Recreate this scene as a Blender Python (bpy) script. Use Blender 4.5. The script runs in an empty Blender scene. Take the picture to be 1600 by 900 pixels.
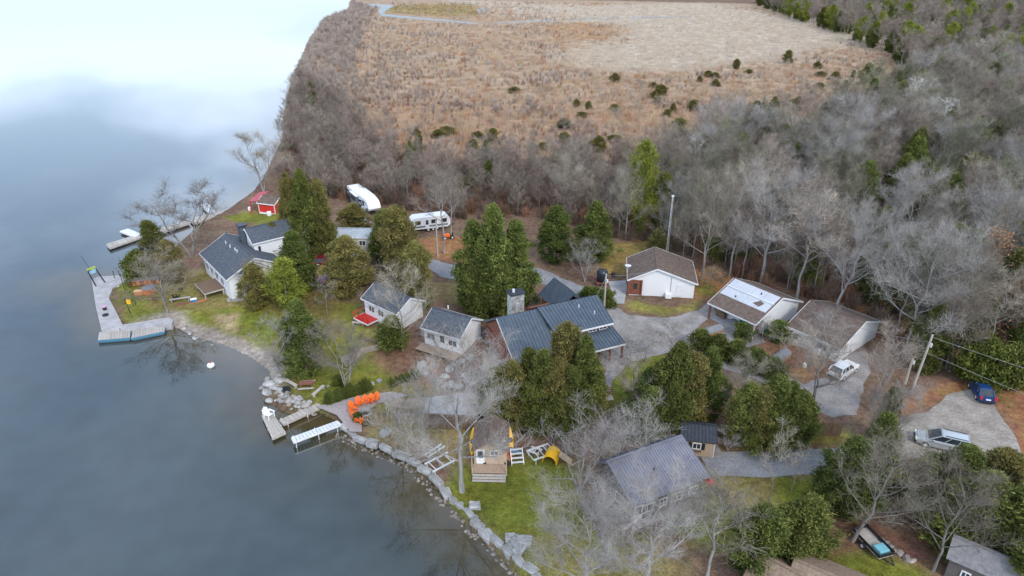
import bpy, bmesh, math, random
import numpy as np
from mathutils import Vector, Matrix
from mathutils.geometry import delaunay_2d_cdt
R = math.radians
S = bpy.context.scene
COL = S.collection
random.seed(7)
RNG = np.random.default_rng(7)

# ------------------------------------------------------------------ camera, world, sun, exposure
CAMZ, PITCH, LENS = 49.0, R(26.4), 24.0
FPX = LENS / 36.0 * 1600.0
cam_d = bpy.data.cameras.new('camera')
cam = bpy.data.objects.new('camera', cam_d)
COL.objects.link(cam)
cam.location = (0, 0, CAMZ)
cam.rotation_euler = (R(90) - PITCH, 0, 0)
cam_d.lens = LENS
cam_d.sensor_width = 36
cam_d.clip_start = 0.5
cam_d.clip_end = 20000
S.camera = cam
SUN_EL, SUN_AZ = R(42), R(150)          # azimuth clockwise from +Y: behind the camera, to the right
w = bpy.data.worlds.new('World')
S.world = w
w.use_nodes = True
nt = w.node_tree
nt.nodes.clear()
def N(t, **k):
    n = nt.nodes.new(t)
    for a, b in k.items():
        setattr(n, a, b)
    return n
sky = N('ShaderNodeTexSky', sky_type='NISHITA', sun_disc=False, sun_elevation=SUN_EL, sun_rotation=SUN_AZ)
tc = N('ShaderNodeTexCoord')
sep = N('ShaderNodeSeparateXYZ')
nt.links.new(tc.outputs['Generated'], sep.inputs[0])
zz = N('ShaderNodeMath', operation='MAXIMUM'); zz.inputs[1].default_value = 0.0
nt.links.new(sep.outputs['Z'], zz.inputs[0])
za = N('ShaderNodeMath', operation='ADD'); za.inputs[1].default_value = 0.22
nt.links.new(zz.outputs[0], za.inputs[0])
dv = N('ShaderNodeVectorMath', operation='DIVIDE')
cz = N('ShaderNodeCombineXYZ')
for i in range(3):
    nt.links.new(za.outputs[0], cz.inputs[i])
nt.links.new(tc.outputs['Generated'], dv.inputs[0])
nt.links.new(cz.outputs[0], dv.inputs[1])
noi = N('ShaderNodeTexNoise'); noi.inputs['Scale'].default_value = 0.95; noi.inputs['Detail'].default_value = 5; noi.inputs['Roughness'].default_value = 0.5
mp = N('ShaderNodeMapping'); mp.inputs['Location'].default_value = (3.1, 0.4, 0)
nt.links.new(dv.outputs[0], mp.inputs[0]); nt.links.new(mp.outputs[0], noi.inputs['Vector'])
rmp = N('ShaderNodeValToRGB')
rmp.color_ramp.elements[0].position = 0.42; rmp.color_ramp.elements[0].color = (0.34, 0.34, 0.34, 1)
rmp.color_ramp.elements[1].position = 0.58; rmp.color_ramp.elements[1].color = (0.92, 0.92, 0.92, 1)
nt.links.new(noi.outputs['Fac'], rmp.inputs[0])
gapd = N('ShaderNodeVectorMath', operation='DISTANCE'); gapd.inputs[1].default_value = (-0.57, 0.70, 0.43)
nt.links.new(tc.outputs['Generated'], gapd.inputs[0])
gj = N('ShaderNodeMath', operation='MULTIPLY_ADD'); gj.inputs[1].default_value = 0.35; nt.links.new(noi.outputs['Fac'], gj.inputs[0]); nt.links.new(gapd.outputs['Value'], gj.inputs[2])
gm = N('ShaderNodeMapRange'); gm.inputs[1].default_value = 0.27; gm.inputs[2].default_value = 0.52; gm.inputs[3].default_value = 0.42; nt.links.new(gj.outputs[0], gm.inputs[0])
cm = N('ShaderNodeMath', operation='MULTIPLY'); nt.links.new(gm.outputs[0], cm.inputs[0]); nt.links.new(rmp.outputs[0], cm.inputs[1])
mix = N('ShaderNodeMix', data_type='RGBA')
mix.inputs[7].default_value = (7.7, 8.5, 9.8, 1)      # cloud deck
cb = N('ShaderNodeValToRGB'); cb.color_ramp.interpolation = 'EASE'
for k_, (p_, v_) in enumerate(((0.04, .46), (0.15, .80), (0.27, 1.08), (0.45, .84), (0.72, .42))):
    e_ = cb.color_ramp.elements[k_] if k_ < 2 else cb.color_ramp.elements.new(p_)
    e_.position = p_; e_.color = (v_, v_, v_, 1)
nt.links.new(sep.outputs['Z'], cb.inputs[0])
cw = N('ShaderNodeMix', data_type='RGBA', blend_type='MULTIPLY'); cw.inputs[0].default_value = 1.0; cw.inputs[7].default_value = (11.4, 13.4, 16.6, 1)
nt.links.new(cb.outputs[0], cw.inputs[6]); nt.links.new(cw.outputs[2], mix.inputs[7])
nt.links.new(cm.outputs[0], mix.inputs[0]); nt.links.new(sky.outputs[0], mix.inputs[6])
bg = N('ShaderNodeBackground'); bg.inputs[1].default_value = 0.15
out = N('ShaderNodeOutputWorld')
nt.links.new(mix.outputs[2], bg.inputs[0]); nt.links.new(bg.outputs[0], out.inputs[0])
sl = bpy.data.lights.new('sun', 'SUN')
sun = bpy.data.objects.new('sun', sl); COL.objects.link(sun)
sl.energy = 1.5; sl.angle = R(11); sl.color = (1.0, 0.93, 0.83)
sd_ = Vector((math.sin(SUN_AZ) * math.cos(SUN_EL), math.cos(SUN_AZ) * math.cos(SUN_EL), math.sin(SUN_EL)))
sun.rotation_euler = sd_.to_track_quat('Z', 'Y').to_euler()
S.view_settings.view_transform = 'Standard'
S.view_settings.look = 'None'
S.view_settings.exposure = 0.46
S.view_settings.gamma = 1
S.render.engine = 'CYCLES'
S.cycles.max_bounces = 5
S.cycles.diffuse_bounces = 3
S.cycles.use_denoising = True

# ------------------------------------------------------------------ survey helpers: photograph -> place
def ray(px, py):
    x = (px - 800) / FPX; y = (450 - py) / FPX
    c, s = math.cos(PITCH), math.sin(PITCH)
    return (x, c + y * s, -s + y * c)
def at(px, py, z=0.0):
    r = ray(px, py); t = (z - CAMZ) / r[2]
    return (r[0] * t, r[1] * t)
def projy(x, y, z):
    c, s = math.cos(PITCH), math.sin(PITCH); dz = z - CAMZ
    return 450 - FPX * (y * s + dz * c) / (y * c - dz * s)

SHORE_PX = [(548, -6), (543, 18), (505, 32), (482, 58), (468, 90), (457, 112), (447, 150), (440, 188), (440, 214), (428, 240),
            (410, 280), (396, 300), (372, 318), (352, 332), (322, 348), (296, 368), (262, 398), (232, 428), (196, 434), (150, 438),
            (150, 462), (168, 508), (215, 512), (262, 506), (282, 520), (318, 533), (352, 543), (388, 560), (416, 580), (424, 594),
            (412, 606), (414, 622), (440, 640), (466, 650), (494, 640), (528, 656), (552, 686), (592, 698), (622, 712), (652, 730),
            (676, 752), (700, 782), (730, 816), (764, 850), (796, 880), (818, 912), (850, 960), (900, 1040)]
SHORE = np.array([at(*p, 0) for p in SHORE_PX])
SHORE = np.vstack([[(-160, 1500)], [(-150, 900)], SHORE, [(12, 12), (40, -200), (3000, -200), (3000, 4000), (-400, 4000)]])
def sdpoly(P, poly):
    """signed distance, positive inside"""
    P = np.asarray(P, float); poly = np.asarray(poly, float)
    d2 = np.full(len(P), 1e18); ins = np.zeros(len(P), bool)
    n = len(poly)
    for i in range(n):
        a = poly[i]; b = poly[(i + 1) % n]; e = b - a
        wv = P - a
        t = np.clip((wv @ e) / max(e @ e, 1e-9), 0, 1)
        q = wv - t[:, None] * e
        d2 = np.minimum(d2, (q * q).sum(1))
        c = (a[1] > P[:, 1]) != (b[1] > P[:, 1])
        if c.any():
            xi = (b[0] - a[0]) * (P[:, 1] - a[1]) / ((b[1] - a[1]) if b[1] != a[1] else 1e-9) + a[0]
            ins ^= c & (P[:, 0] < xi)
    d = np.sqrt(d2)
    return np.where(ins, d, -d)
def sstep(a, b, x):
    t = np.clip((x - a) / (b - a), 0, 1)
    return t * t * (3 - 2 * t)
BEACH_C = np.array(at(372, 530, 0))
def hgt(P):
    P = np.asarray(P, float).reshape(-1, 2)
    s = sdpoly(P, SHORE)
    bd = np.sqrt(((P - BEACH_C) ** 2).sum(1))
    wid = 0.6 + 6.0 * sstep(15, 8, bd) + 5.0 * sstep(140, 200, P[:, 1])
    step = 0.72 * sstep(-0.2, wid, s)
    rise = 1.5 * sstep(4, 26, s) * sstep(185, 135, P[:, 1])
    under = np.where(s < 0, np.maximum(s * 0.35, -1.4), 0)
    bumps = 0.10 * np.sin(P[:, 0] * 0.31) * np.sin(P[:, 1] * 0.27 + 1) * sstep(2, 8, s)
    return under + np.where(s > -0.2, step, 0) + rise + bumps - 0.02
def h1(x, y):
    return float(hgt([(x, y)])[0])
def G(px, py, dz=0.0):
    z = 1.0
    for _ in range(5):
        x, y = at(px, py, z + dz); z = h1(x, y)
    return Vector((x, y, z + dz))
def Gs(pts):
    return [G(*p) for p in pts]
def height_to(p, topy):
    lo, hi = 0.0, 60.0
    for _ in range(40):
        m = (lo + hi) / 2
        if projy(p.x, p.y, p.z + m) > topy: lo = m
        else: hi = m
    return lo
def ppm(p):
    return FPX / (p.y * math.cos(PITCH) - (p.z - CAMZ) * math.sin(PITCH))

# ------------------------------------------------------------------ materials
def lin(hx):
    hx = hx.lstrip('#')
    v = [int(hx[i:i + 2], 16) / 255 for i in (0, 2, 4)]
    return tuple(c / 12.92 if c <= 0.04045 else ((c + 0.055) / 1.055) ** 2.4 for c in v)
MATS = {}
def mat(name, c1, c2=None, scale=6.0, rough=0.85, metal=0.0, bump=0.0, detail=4.0, objrand=0.0, spec=0.3, stretch=None, emit=None, attr=None, bdist=0.02, fine=0.0):
    if name in MATS: return MATS[name]
    if isinstance(c1, str): c1 = lin(c1)
    c2 = c1 if c2 is None else (lin(c2) if isinstance(c2, str) else c2)
    m = bpy.data.materials.new(name); m.use_nodes = True
    t = m.node_tree; b = t.nodes['Principled BSDF']
    b.inputs['Roughness'].default_value = rough; b.inputs['Metallic'].default_value = metal
    b.inputs['Specular IOR Level'].default_value = spec
    tcn = t.nodes.new('ShaderNodeTexCoord'); nz = t.nodes.new('ShaderNodeTexNoise')
    nz.inputs['Scale'].default_value = scale; nz.inputs['Detail'].default_value = detail
    src = tcn.outputs['Object']
    if stretch:
        mpn = t.nodes.new('ShaderNodeMapping'); mpn.inputs['Scale'].default_value = stretch
        t.links.new(src, mpn.inputs[0]); src = mpn.outputs[0]
    t.links.new(src, nz.inputs['Vector'])
    fac = nz.outputs['Fac']
    mr = t.nodes.new('ShaderNodeMapRange'); mr.inputs[1].default_value = 0.3; mr.inputs[2].default_value = 0.7
    t.links.new(fac, mr.inputs[0]); fac = mr.outputs[0]
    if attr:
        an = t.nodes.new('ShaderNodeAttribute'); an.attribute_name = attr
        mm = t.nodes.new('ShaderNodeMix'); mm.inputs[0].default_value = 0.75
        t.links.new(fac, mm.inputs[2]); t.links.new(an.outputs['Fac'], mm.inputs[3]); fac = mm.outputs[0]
    mx = t.nodes.new('ShaderNodeMix'); mx.data_type = 'RGBA'
    mx.inputs[6].default_value = (*c1, 1); mx.inputs[7].default_value = (*c2, 1)
    t.links.new(fac, mx.inputs[0]); colr = mx.outputs[2]
    if fine:
        n2 = t.nodes.new('ShaderNodeTexNoise'); n2.inputs['Scale'].default_value = scale * 8; n2.inputs['Detail'].default_value = 5; t.links.new(src, n2.inputs['Vector'])
        m2 = t.nodes.new('ShaderNodeMapRange'); m2.inputs[1].default_value = .3; m2.inputs[2].default_value = .7; m2.inputs[3].default_value = 1 - fine; m2.inputs[4].default_value = 1 + fine; t.links.new(n2.outputs['Fac'], m2.inputs[0])
        h2 = t.nodes.new('ShaderNodeHueSaturation'); t.links.new(m2.outputs[0], h2.inputs['Value']); t.links.new(colr, h2.inputs['Color']); colr = h2.outputs[0]
    if objrand:
        oi = t.nodes.new('ShaderNodeObjectInfo'); hs = t.nodes.new('ShaderNodeHueSaturation')
        r2 = t.nodes.new('ShaderNodeMapRange'); r2.inputs[3].default_value = 1 - objrand; r2.inputs[4].default_value = 1 + objrand
        t.links.new(oi.outputs['Random'], r2.inputs[0]); t.links.new(r2.outputs[0], hs.inputs['Value'])
        r3 = t.nodes.new('ShaderNodeMapRange'); r3.inputs[3].default_value = 0.5 - objrand * 0.06; r3.inputs[4].default_value = 0.5 + objrand * 0.06
        m7 = t.nodes.new('ShaderNodeMath'); m7.operation = 'MULTIPLY'; m7.inputs[1].default_value = 7.31
        m8 = t.nodes.new('ShaderNodeMath'); m8.operation = 'FRACT'
        t.links.new(oi.outputs['Random'], m7.inputs[0]); t.links.new(m7.outputs[0], m8.inputs[0]); t.links.new(m8.outputs[0], r3.inputs[0])
        t.links.new(r3.outputs[0], hs.inputs['Hue']); t.links.new(colr, hs.inputs['Color']); colr = hs.outputs[0]
    t.links.new(colr, b.inputs['Base Color'])
    if bump:
        bn = t.nodes.new('ShaderNodeBump'); bn.inputs['Strength'].default_value = bump; bn.inputs['Distance'].default_value = bdist
        t.links.new(nz.outputs['Fac'], bn.inputs['Height']); t.links.new(bn.outputs[0], b.inputs['Normal'])
    if emit:
        b.inputs['Emission Color'].default_value = (*c1, 1); b.inputs['Emission Strength'].default_value = emit
    MATS[name] = m
    return m
WHITE = mat('white_paint', (0.78, 0.79, 0.80), (0.66, 0.67, 0.68), 3, 0.6)
SIDING = mat('white_siding', (0.80, 0.81, 0.82), (0.66, 0.67, 0.69), 2.0, 0.6, bump=0.3, stretch=(0.4, 0.4, 12))
BLUEROOF = mat('blue_metal', (0.062, 0.084, 0.112), (0.09, 0.115, 0.148), 1.2, 0.42, 0.25, spec=0.5)
SHINGLE_BLUE = mat('shingle_blue', (0.052, 0.062, 0.08), (0.10, 0.115, 0.14), 2.2, 0.9, bump=0.5, detail=8, stretch=(1, 1, 4), fine=.22)
SHINGLE_BROWN = mat('shingle_brown', (0.098, 0.07, 0.057), (0.165, 0.125, 0.105), 2.0, 0.92, bump=0.5, detail=8, fine=.22)
SHINGLE_TAN = mat('shingle_tan', (0.19, 0.135, 0.10), (0.29, 0.215, 0.16), 3.5, 0.92, bump=0.5, detail=9, fine=.22)
SHINGLE_GREY = mat('shingle_grey', (0.15, 0.145, 0.15), (0.23, 0.225, 0.23), 3.0, 0.92, bump=0.5, detail=8, fine=.22)
METAL_LAV = mat('lavender_metal', (0.17, 0.175, 0.22), (0.24, 0.245, 0.29), 0.7, 0.5, 0.3, spec=0.5)
METAL_SILVER = mat('silver_metal', (0.50, 0.52, 0.56), (0.62, 0.64, 0.68), 0.8, 0.45, 0.35, spec=0.5)
DARKMETAL = mat('dark_metal', (0.035, 0.04, 0.05), (0.06, 0.065, 0.08), 3, 0.45, 0.4)
GLASS = mat('window_glass', (0.02, 0.028, 0.035), (0.05, 0.06, 0.07), 1.0, 0.08, spec=0.6)
STONE = mat('pale_stone', (0.19, 0.185, 0.18), (0.41, 0.40, 0.39), 1.7, 0.9, bump=0.7, objrand=0.18, detail=7, fine=.22)
STONE_BR = mat('brown_stone', (0.20, 0.165, 0.14), (0.36, 0.32, 0.29), 2.0, 0.9, bump=0.7, objrand=0.25, detail=7, fine=.22)
CHIMSTONE = mat('chimney_stone', (0.24, 0.24, 0.235), (0.62, 0.61, 0.58), 3.2, 0.9, bump=0.9, detail=3)
CONCRETE = mat('concrete', (0.30, 0.295, 0.305), (0.42, 0.41, 0.42), 0.9, 0.9, bump=0.2, detail=9, fine=.22)
PAVER = mat('paver', (0.25, 0.21, 0.21), (0.38, 0.34, 0.34), 5.0, 0.9, bump=0.6, detail=3, fine=.22)
DOCKWOOD = mat('dock_wood', (0.32, 0.29, 0.26), (0.48, 0.44, 0.40), 1.6, 0.85, bump=0.4, stretch=(9, 1.0, 1), objrand=0.10, fine=.22)
DECKWOOD = mat('deck_wood', (0.30, 0.21, 0.15), (0.42, 0.31, 0.23), 2, 0.85, bump=0.4, stretch=(9, 1, 1))
WOODBR = mat('brown_wood', (0.13, 0.085, 0.06), (0.24, 0.165, 0.115), 3, 0.85, bump=0.5, stretch=(6, 6, 0.6))
TANSIDING = mat('tan_siding', (0.42, 0.31, 0.22), (0.52, 0.40, 0.29), 2, 0.8, bump=0.4, stretch=(6, 6, 0.5))
BEIGE = mat('beige_siding', (0.44, 0.40, 0.33), (0.53, 0.49, 0.42), 2, 0.75, bump=0.3, stretch=(0.4, 0.4, 9))
DARKWALL = mat('dark_wall', (0.085, 0.075, 0.07), (0.15, 0.135, 0.125), 2.5, 0.85, bump=0.3, stretch=(0.5, 0.5, 8))
REDBROWN = mat('red_brown_wood', (0.17, 0.06, 0.04), (0.26, 0.10, 0.065), 3, 0.8)
REDPAINT = mat('red_paint', (0.52, 0.025, 0.02), (0.62, 0.045, 0.035), 2, 0.5)
REDROOF = mat('red_metal', (0.40, 0.05, 0.07), (0.48, 0.085, 0.105), 1.2, 0.45, 0.2)
ALU = mat('aluminium', (0.66, 0.68, 0.70), (0.78, 0.80, 0.82), 1.5, 0.45, 0.3)
PLWHITE = mat('white_plastic', (0.80, 0.81, 0.82), (0.74, 0.75, 0.76), 2, 0.4)
BLACK = mat('black_plastic', (0.018, 0.018, 0.02), (0.03, 0.03, 0.033), 3, 0.5)
TYRE = mat('tyre_rubber', (0.02, 0.02, 0.02), (0.035, 0.035, 0.035), 6, 0.85)
ORANGE = mat('orange_plastic', (0.72, 0.13, 0.02), (0.80, 0.18, 0.035), 3, 0.5, objrand=0.06)
ORWOOD = mat('orange_wood', (0.42, 0.14, 0.055), (0.52, 0.20, 0.085), 3, 0.7, stretch=(1, 1, 5), bump=0.2)
YELLOW = mat('yellow_plastic', (0.80, 0.42, 0.015), (0.86, 0.50, 0.03), 2, 0.4)
BLUEPL = mat('blue_plastic', (0.015, 0.16, 0.36), (0.03, 0.22, 0.44), 2, 0.4)
BLUEFLOAT = mat('blue_float', (0.06, 0.17, 0.26), (0.09, 0.22, 0.32), 2, 0.45)
GREENPL = mat('green_plastic', (0.02, 0.12, 0.07), (0.03, 0.16, 0.09), 2, 0.5)
PURPLE = mat('purple_fabric', (0.17, 0.07, 0.20), (0.24, 0.12, 0.28), 3, 0.8)
GREYTARP = mat('grey_cover', (0.17, 0.175, 0.19), (0.25, 0.255, 0.27), 3, 0.8)
WATERTANK = mat('tank_plastic', (0.012, 0.02, 0.03), (0.03, 0.04, 0.055), 2, 0.3, spec=0.5)
POLEWOOD = mat('pole_wood', (0.34, 0.31, 0.27), (0.46, 0.43, 0.39), 3, 0.85, stretch=(5, 5, 0.4))
SILVERCAR = mat('silver_car_paint', (0.52, 0.56, 0.60), (0.56, 0.60, 0.64), 1, 0.28, 0.5, spec=0.6)
WHITECAR = mat('white_car_paint', (0.74, 0.75, 0.76), (0.78, 0.79, 0.80), 1, 0.3, spec=0.5)
BLUECAR = mat('blue_car_paint', (0.012, 0.05, 0.16), (0.016, 0.06, 0.19), 1, 0.28, 0.3, spec=0.6)
REDCAR = mat('red_car_paint', (0.13, 0.01, 0.018), (0.17, 0.015, 0.025), 1, 0.3, 0.2, spec=0.6)
REDLAMP = mat('red_lamp', (0.6, 0.02, 0.02), None, 1, 0.3)
CLEARLAMP = mat('clear_lamp', (0.75, 0.75, 0.72), None, 1, 0.15)
RVDECAL = mat('rv_decal', (0.06, 0.065, 0.08), (0.62, 0.63, 0.65), 0.75, 0.35, stretch=(0.8, 1, 2.6), detail=1)
WIREM = mat('wire', (0.25, 0.25, 0.25), None, 1, 0.6)
# vegetation
BARK = mat('bark_grey', (0.15, 0.135, 0.12), (0.30, 0.28, 0.26), 2.0, 0.95, bump=0.5, objrand=0.18, stretch=(3, 3, 0.5))
BARK_PALE = mat('bark_pale', (0.17, 0.16, 0.15), (0.36, 0.345, 0.33), 1.6, 0.95, bump=0.4, objrand=0.12, stretch=(3, 3, 0.5))
TWIG = mat('twig_grey', (0.115, 0.096, 0.076), (0.385, 0.335, 0.275), 0.8, 0.95, objrand=0.38)
TWIG_PALE = mat('twig_pale', (0.20, 0.185, 0.172), (0.41, 0.385, 0.36), 0.8, 0.95, objrand=0.15)
TWIG_BR = mat('twig_brown', (0.12, 0.09, 0.072), (0.36, 0.29, 0.245), 0.8, 0.95, objrand=0.25)
BIRCH = mat('bark_birch', (0.60, 0.58, 0.55), (0.75, 0.73, 0.70), 2, 0.9, stretch=(1, 1, 3))
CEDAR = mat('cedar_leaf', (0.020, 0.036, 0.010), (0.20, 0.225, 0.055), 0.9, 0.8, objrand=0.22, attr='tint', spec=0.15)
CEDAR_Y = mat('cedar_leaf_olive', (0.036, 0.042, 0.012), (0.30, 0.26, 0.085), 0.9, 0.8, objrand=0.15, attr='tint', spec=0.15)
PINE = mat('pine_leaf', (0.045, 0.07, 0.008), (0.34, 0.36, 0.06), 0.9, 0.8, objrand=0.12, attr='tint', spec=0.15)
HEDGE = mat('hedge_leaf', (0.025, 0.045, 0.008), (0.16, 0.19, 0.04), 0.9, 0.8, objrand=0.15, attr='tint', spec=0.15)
OAKLEAF = mat('rust_leaf', (0.20, 0.10, 0.045), (0.42, 0.24, 0.12), 0.9, 0.9, objrand=0.15, attr='tint')

# ------------------------------------------------------------------ mesh builder
def V(*a): return Vector(a)
class MB:
    def __init__(s): s.v = []; s.f = []; s.m = []
    def add(s, vs, fs, mi=0):
        o = len(s.v); s.v += [tuple(p) for p in vs]; s.f += [tuple(i + o for i in f) for f in fs]; s.m += [mi] * len(fs)
        return s
    def obox(s, c, hx, hy, hz, ux=(1, 0, 0), uy=(0, 1, 0), uz=(0, 0, 1), mi=0):
        c = Vector(c); ux, uy, uz = Vector(ux), Vector(uy), Vector(uz)
        vs = [c + ux * (hx * a) + uy * (hy * b) + uz * (hz * d) for d in (-1, 1) for b in (-1, 1) for a in (-1, 1)]
        return s.add(vs, [(0, 2, 3, 1), (4, 5, 7, 6), (0, 1, 5, 4), (2, 6, 7, 3), (0, 4, 6, 2), (1, 3, 7, 5)], mi)
    def box(s, x0, x1, y0, y1, z0, z1, mi=0):
        return s.obox(((x0 + x1) / 2, (y0 + y1) / 2, (z0 + z1) / 2), abs(x1 - x0) / 2, abs(y1 - y0) / 2, abs(z1 - z0) / 2, mi=mi)
    def beam(s, a, b, w, h=None, mi=0):
        a, b = Vector(a), Vector(b); h = h or w; d = b - a; L = d.length
        if L < 1e-6: return s
        d /= L; up = V(0, 0, 1) if abs(d.z) < 0.95 else V(1, 0, 0)
        y = up.cross(d).normalized(); z = d.cross(y)
        return s.obox((a + b) / 2, L / 2, w / 2, h / 2, d, y, z, mi)
    def prism(s, poly, z0, z1, mi=0):
        """poly: list of (x,y) or (x,y,z-top); vertical prism"""
        n = len(poly); ar = sum(poly[i][0] * poly[(i + 1) % n][1] - poly[(i + 1) % n][0] * poly[i][1] for i in range(n))
        if ar < 0: poly = poly[::-1]
        vs = [(p[0], p[1], z0) for p in poly] + [(p[0], p[1], p[2] if len(p) > 2 else z1) for p in poly]
        return s.add(vs, [tuple(range(n - 1, -1, -1)), tuple(range(n, 2 * n))] + [(i, (i + 1) % n, n + (i + 1) % n, n + i) for i in range(n)], mi)
    def slab(s, q, th, mi=0):
        """quad or polygon in space, thickened downwards along its normal"""
        q = [Vector(p) for p in q]; n = (q[1] - q[0]).cross(q[-1] - q[0]).normalized()
        if n.z < 0: q = q[::-1]; n = -n
        k = len(q); vs = [p - n * th for p in q] + q
        return s.add(vs, [tuple(range(k - 1, -1, -1)), tuple(range(k, 2 * k))] + [(i, (i + 1) % k, k + (i + 1) % k, k + i) for i in range(k)], mi)
    def tube(s, pts, rad, n=6, mi=0, cap=True):
        pts = [Vector(p) for p in pts]
        if not hasattr(rad, '__len__'): rad = [rad] * len(pts)
        o = len(s.v); vs = []; fs = []
        d0 = (pts[-1] - pts[0]).normalized(); ref = V(1, 0, 0) if abs(d0.x) < 0.8 else V(0, 1, 0)
        for i, p in enumerate(pts):
            d = (pts[min(i + 1, len(pts) - 1)] - pts[max(i - 1, 0)]).normalized()
            a = d.cross(ref).normalized(); b = d.cross(a)
            for k in range(n):
                t = 2 * math.pi * k / n
                vs.append(p + a * (math.cos(t) * rad[i]) + b * (math.sin(t) * rad[i]))
        for i in range(len(pts) - 1):
            for k in range(n):
                fs.append((i * n + k, (i + 1) * n + k, (i + 1) * n + (k + 1) % n, i * n + (k + 1) % n))
        if cap:
            fs.append(tuple(range(n))); fs.append(tuple(range((len(pts) - 1) * n + n - 1, (len(pts) - 1) * n - 1, -1)))
        return s.add(vs, fs, mi)
    def cyl(s, c, r, h, n=14, mi=0, axis='z'):
        c = Vector(c); d = {'z': V(0, 0, 1), 'x': V(1, 0, 0), 'y': V(0, 1, 0)}[axis]
        return s.tube([c, c + d * h], r, n, mi)
    def lathe(s, prof, c=(0, 0, 0), n=14, mi=0):
        vs = []; fs = []
        for r, z in prof:
            for k in range(n):
                t = 2 * math.pi * k / n; vs.append((c[0] + r * math.cos(t), c[1] + r * math.sin(t), c[2] + z))
        for i in range(len(prof) - 1):
            for k in range(n): fs.append((i * n + k, i * n + (k + 1) % n, (i + 1) * n + (k + 1) % n, (i + 1) * n + k))
        fs.append(tuple(range(n - 1, -1, -1))); fs.append(tuple(range((len(prof) - 1) * n, len(prof) * n)))
        return s.add(vs, fs, mi)
    def mesh(s, name, mats, smooth=False):
        me = bpy.data.meshes.new(name); me.from_pydata(s.v, [], s.f)
        for m in (mats if isinstance(mats, (list, tuple)) else [mats]): me.materials.append(m)
        if any(s.m): me.polygons.foreach_set('material_index', s.m)
        if smooth: me.polygons.foreach_set('use_smooth', [True] * len(s.f))
        me.update()
        return me
    def build(s, name, mats, parent=None, smooth=False, bevel=0.0):
        return put(name, s.mesh(name, mats, smooth), parent, bevel=bevel)
def put(name, me, parent=None, loc=None, rot=None, scale=None, bevel=0.0):
    o = bpy.data.objects.new(name, me); COL.objects.link(o)
    if parent: o.parent = parent
    if loc is not None: o.location = loc
    if rot is not None: o.rotation_euler = rot
    if scale is not None: o.scale = scale
    if bevel:
        b = o.modifiers.new('bevel', 'BEVEL'); b.width = bevel; b.segments = 2; b.limit_method = 'ANGLE'
    return o
def tag(o, label=None, cat=None, group=None, kind=None):
    if label: o['label'] = label
    if cat: o['category'] = cat
    if group: o['group'] = group
    if kind: o['kind'] = kind
    return o
def thing(name, label, cat, loc, rot=0.0, group=None):
    o = bpy.data.objects.new(name, None); COL.objects.link(o); o.empty_display_size = 0.3
    o.location = loc; o.rotation_euler = (0, 0, R(rot))
    return tag(o, label, cat, group)
def dup(root, loc, rot=None, scale=None, label=None, group=None):
    r = root.copy(); COL.objects.link(r); r.location = loc
    if rot is not None: r.rotation_euler = (0, 0, R(rot))
    if scale is not None: r.scale = scale
    if label: r['label'] = label
    if group: r['group'] = group
    for ch in KIDS(root):
        c = ch.copy(); COL.objects.link(c); c.parent = r
        for g in KIDS(ch):
            d = g.copy(); COL.objects.link(d); d.parent = c
    return r
_kc = {}
def KIDS(o):
    if o.name not in _kc: _kc[o.name] = list(o.children)
    return _kc[o.name]

# ------------------------------------------------------------------ terrain
def vnoise(P, s, seed=0):
    x, y = P[:, 0] / s + seed * 3.7, P[:, 1] / s - seed * 1.9
    return (np.sin(x * 1.7 + np.sin(y * 2.3 + seed)) + np.sin(y * 1.9 + np.sin(x * 1.3 + 2 * seed)) + np.sin((x + y) * 1.1 + seed)) / 3
def axis(parts):
    a = []
    for lo, hi, st in parts: a += list(np.arange(lo, hi, st))
    return np.array(a + [parts[-1][1]])
def grid(name, xs, ys, zf, m):
    X, Y = np.meshgrid(xs, ys); P = np.column_stack([X.ravel(), Y.ravel()]); Z = zf(P)
    nx, ny = len(xs), len(ys)
    i = (np.arange(ny - 1)[:, None] * nx + np.arange(nx - 1)[None, :]).ravel()
    F = np.column_stack([i, i + 1, i + nx + 1, i + nx]).astype(np.int32)
    me = bpy.data.meshes.new(name)
    me.vertices.add(len(P)); me.vertices.foreach_set('co', np.column_stack([P, Z]).astype(np.float32).ravel())
    me.loops.add(F.size); me.loops.foreach_set('vertex_index', F.ravel())
    me.polygons.add(len(F)); me.polygons.foreach_set('loop_start', np.arange(0, F.size, 4, dtype=np.int32))
    me.polygons.foreach_set('use_smooth', np.ones(len(F), bool))
    me.update(calc_edges=True); me.materials.append(m)
    return me, P
def vcol(me, name, arr):
    a = me.attributes.new(name, 'FLOAT_COLOR', 'POINT'); a.data.foreach_set('color', np.column_stack([arr, np.ones(len(arr))]).astype(np.float32).ravel())

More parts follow.
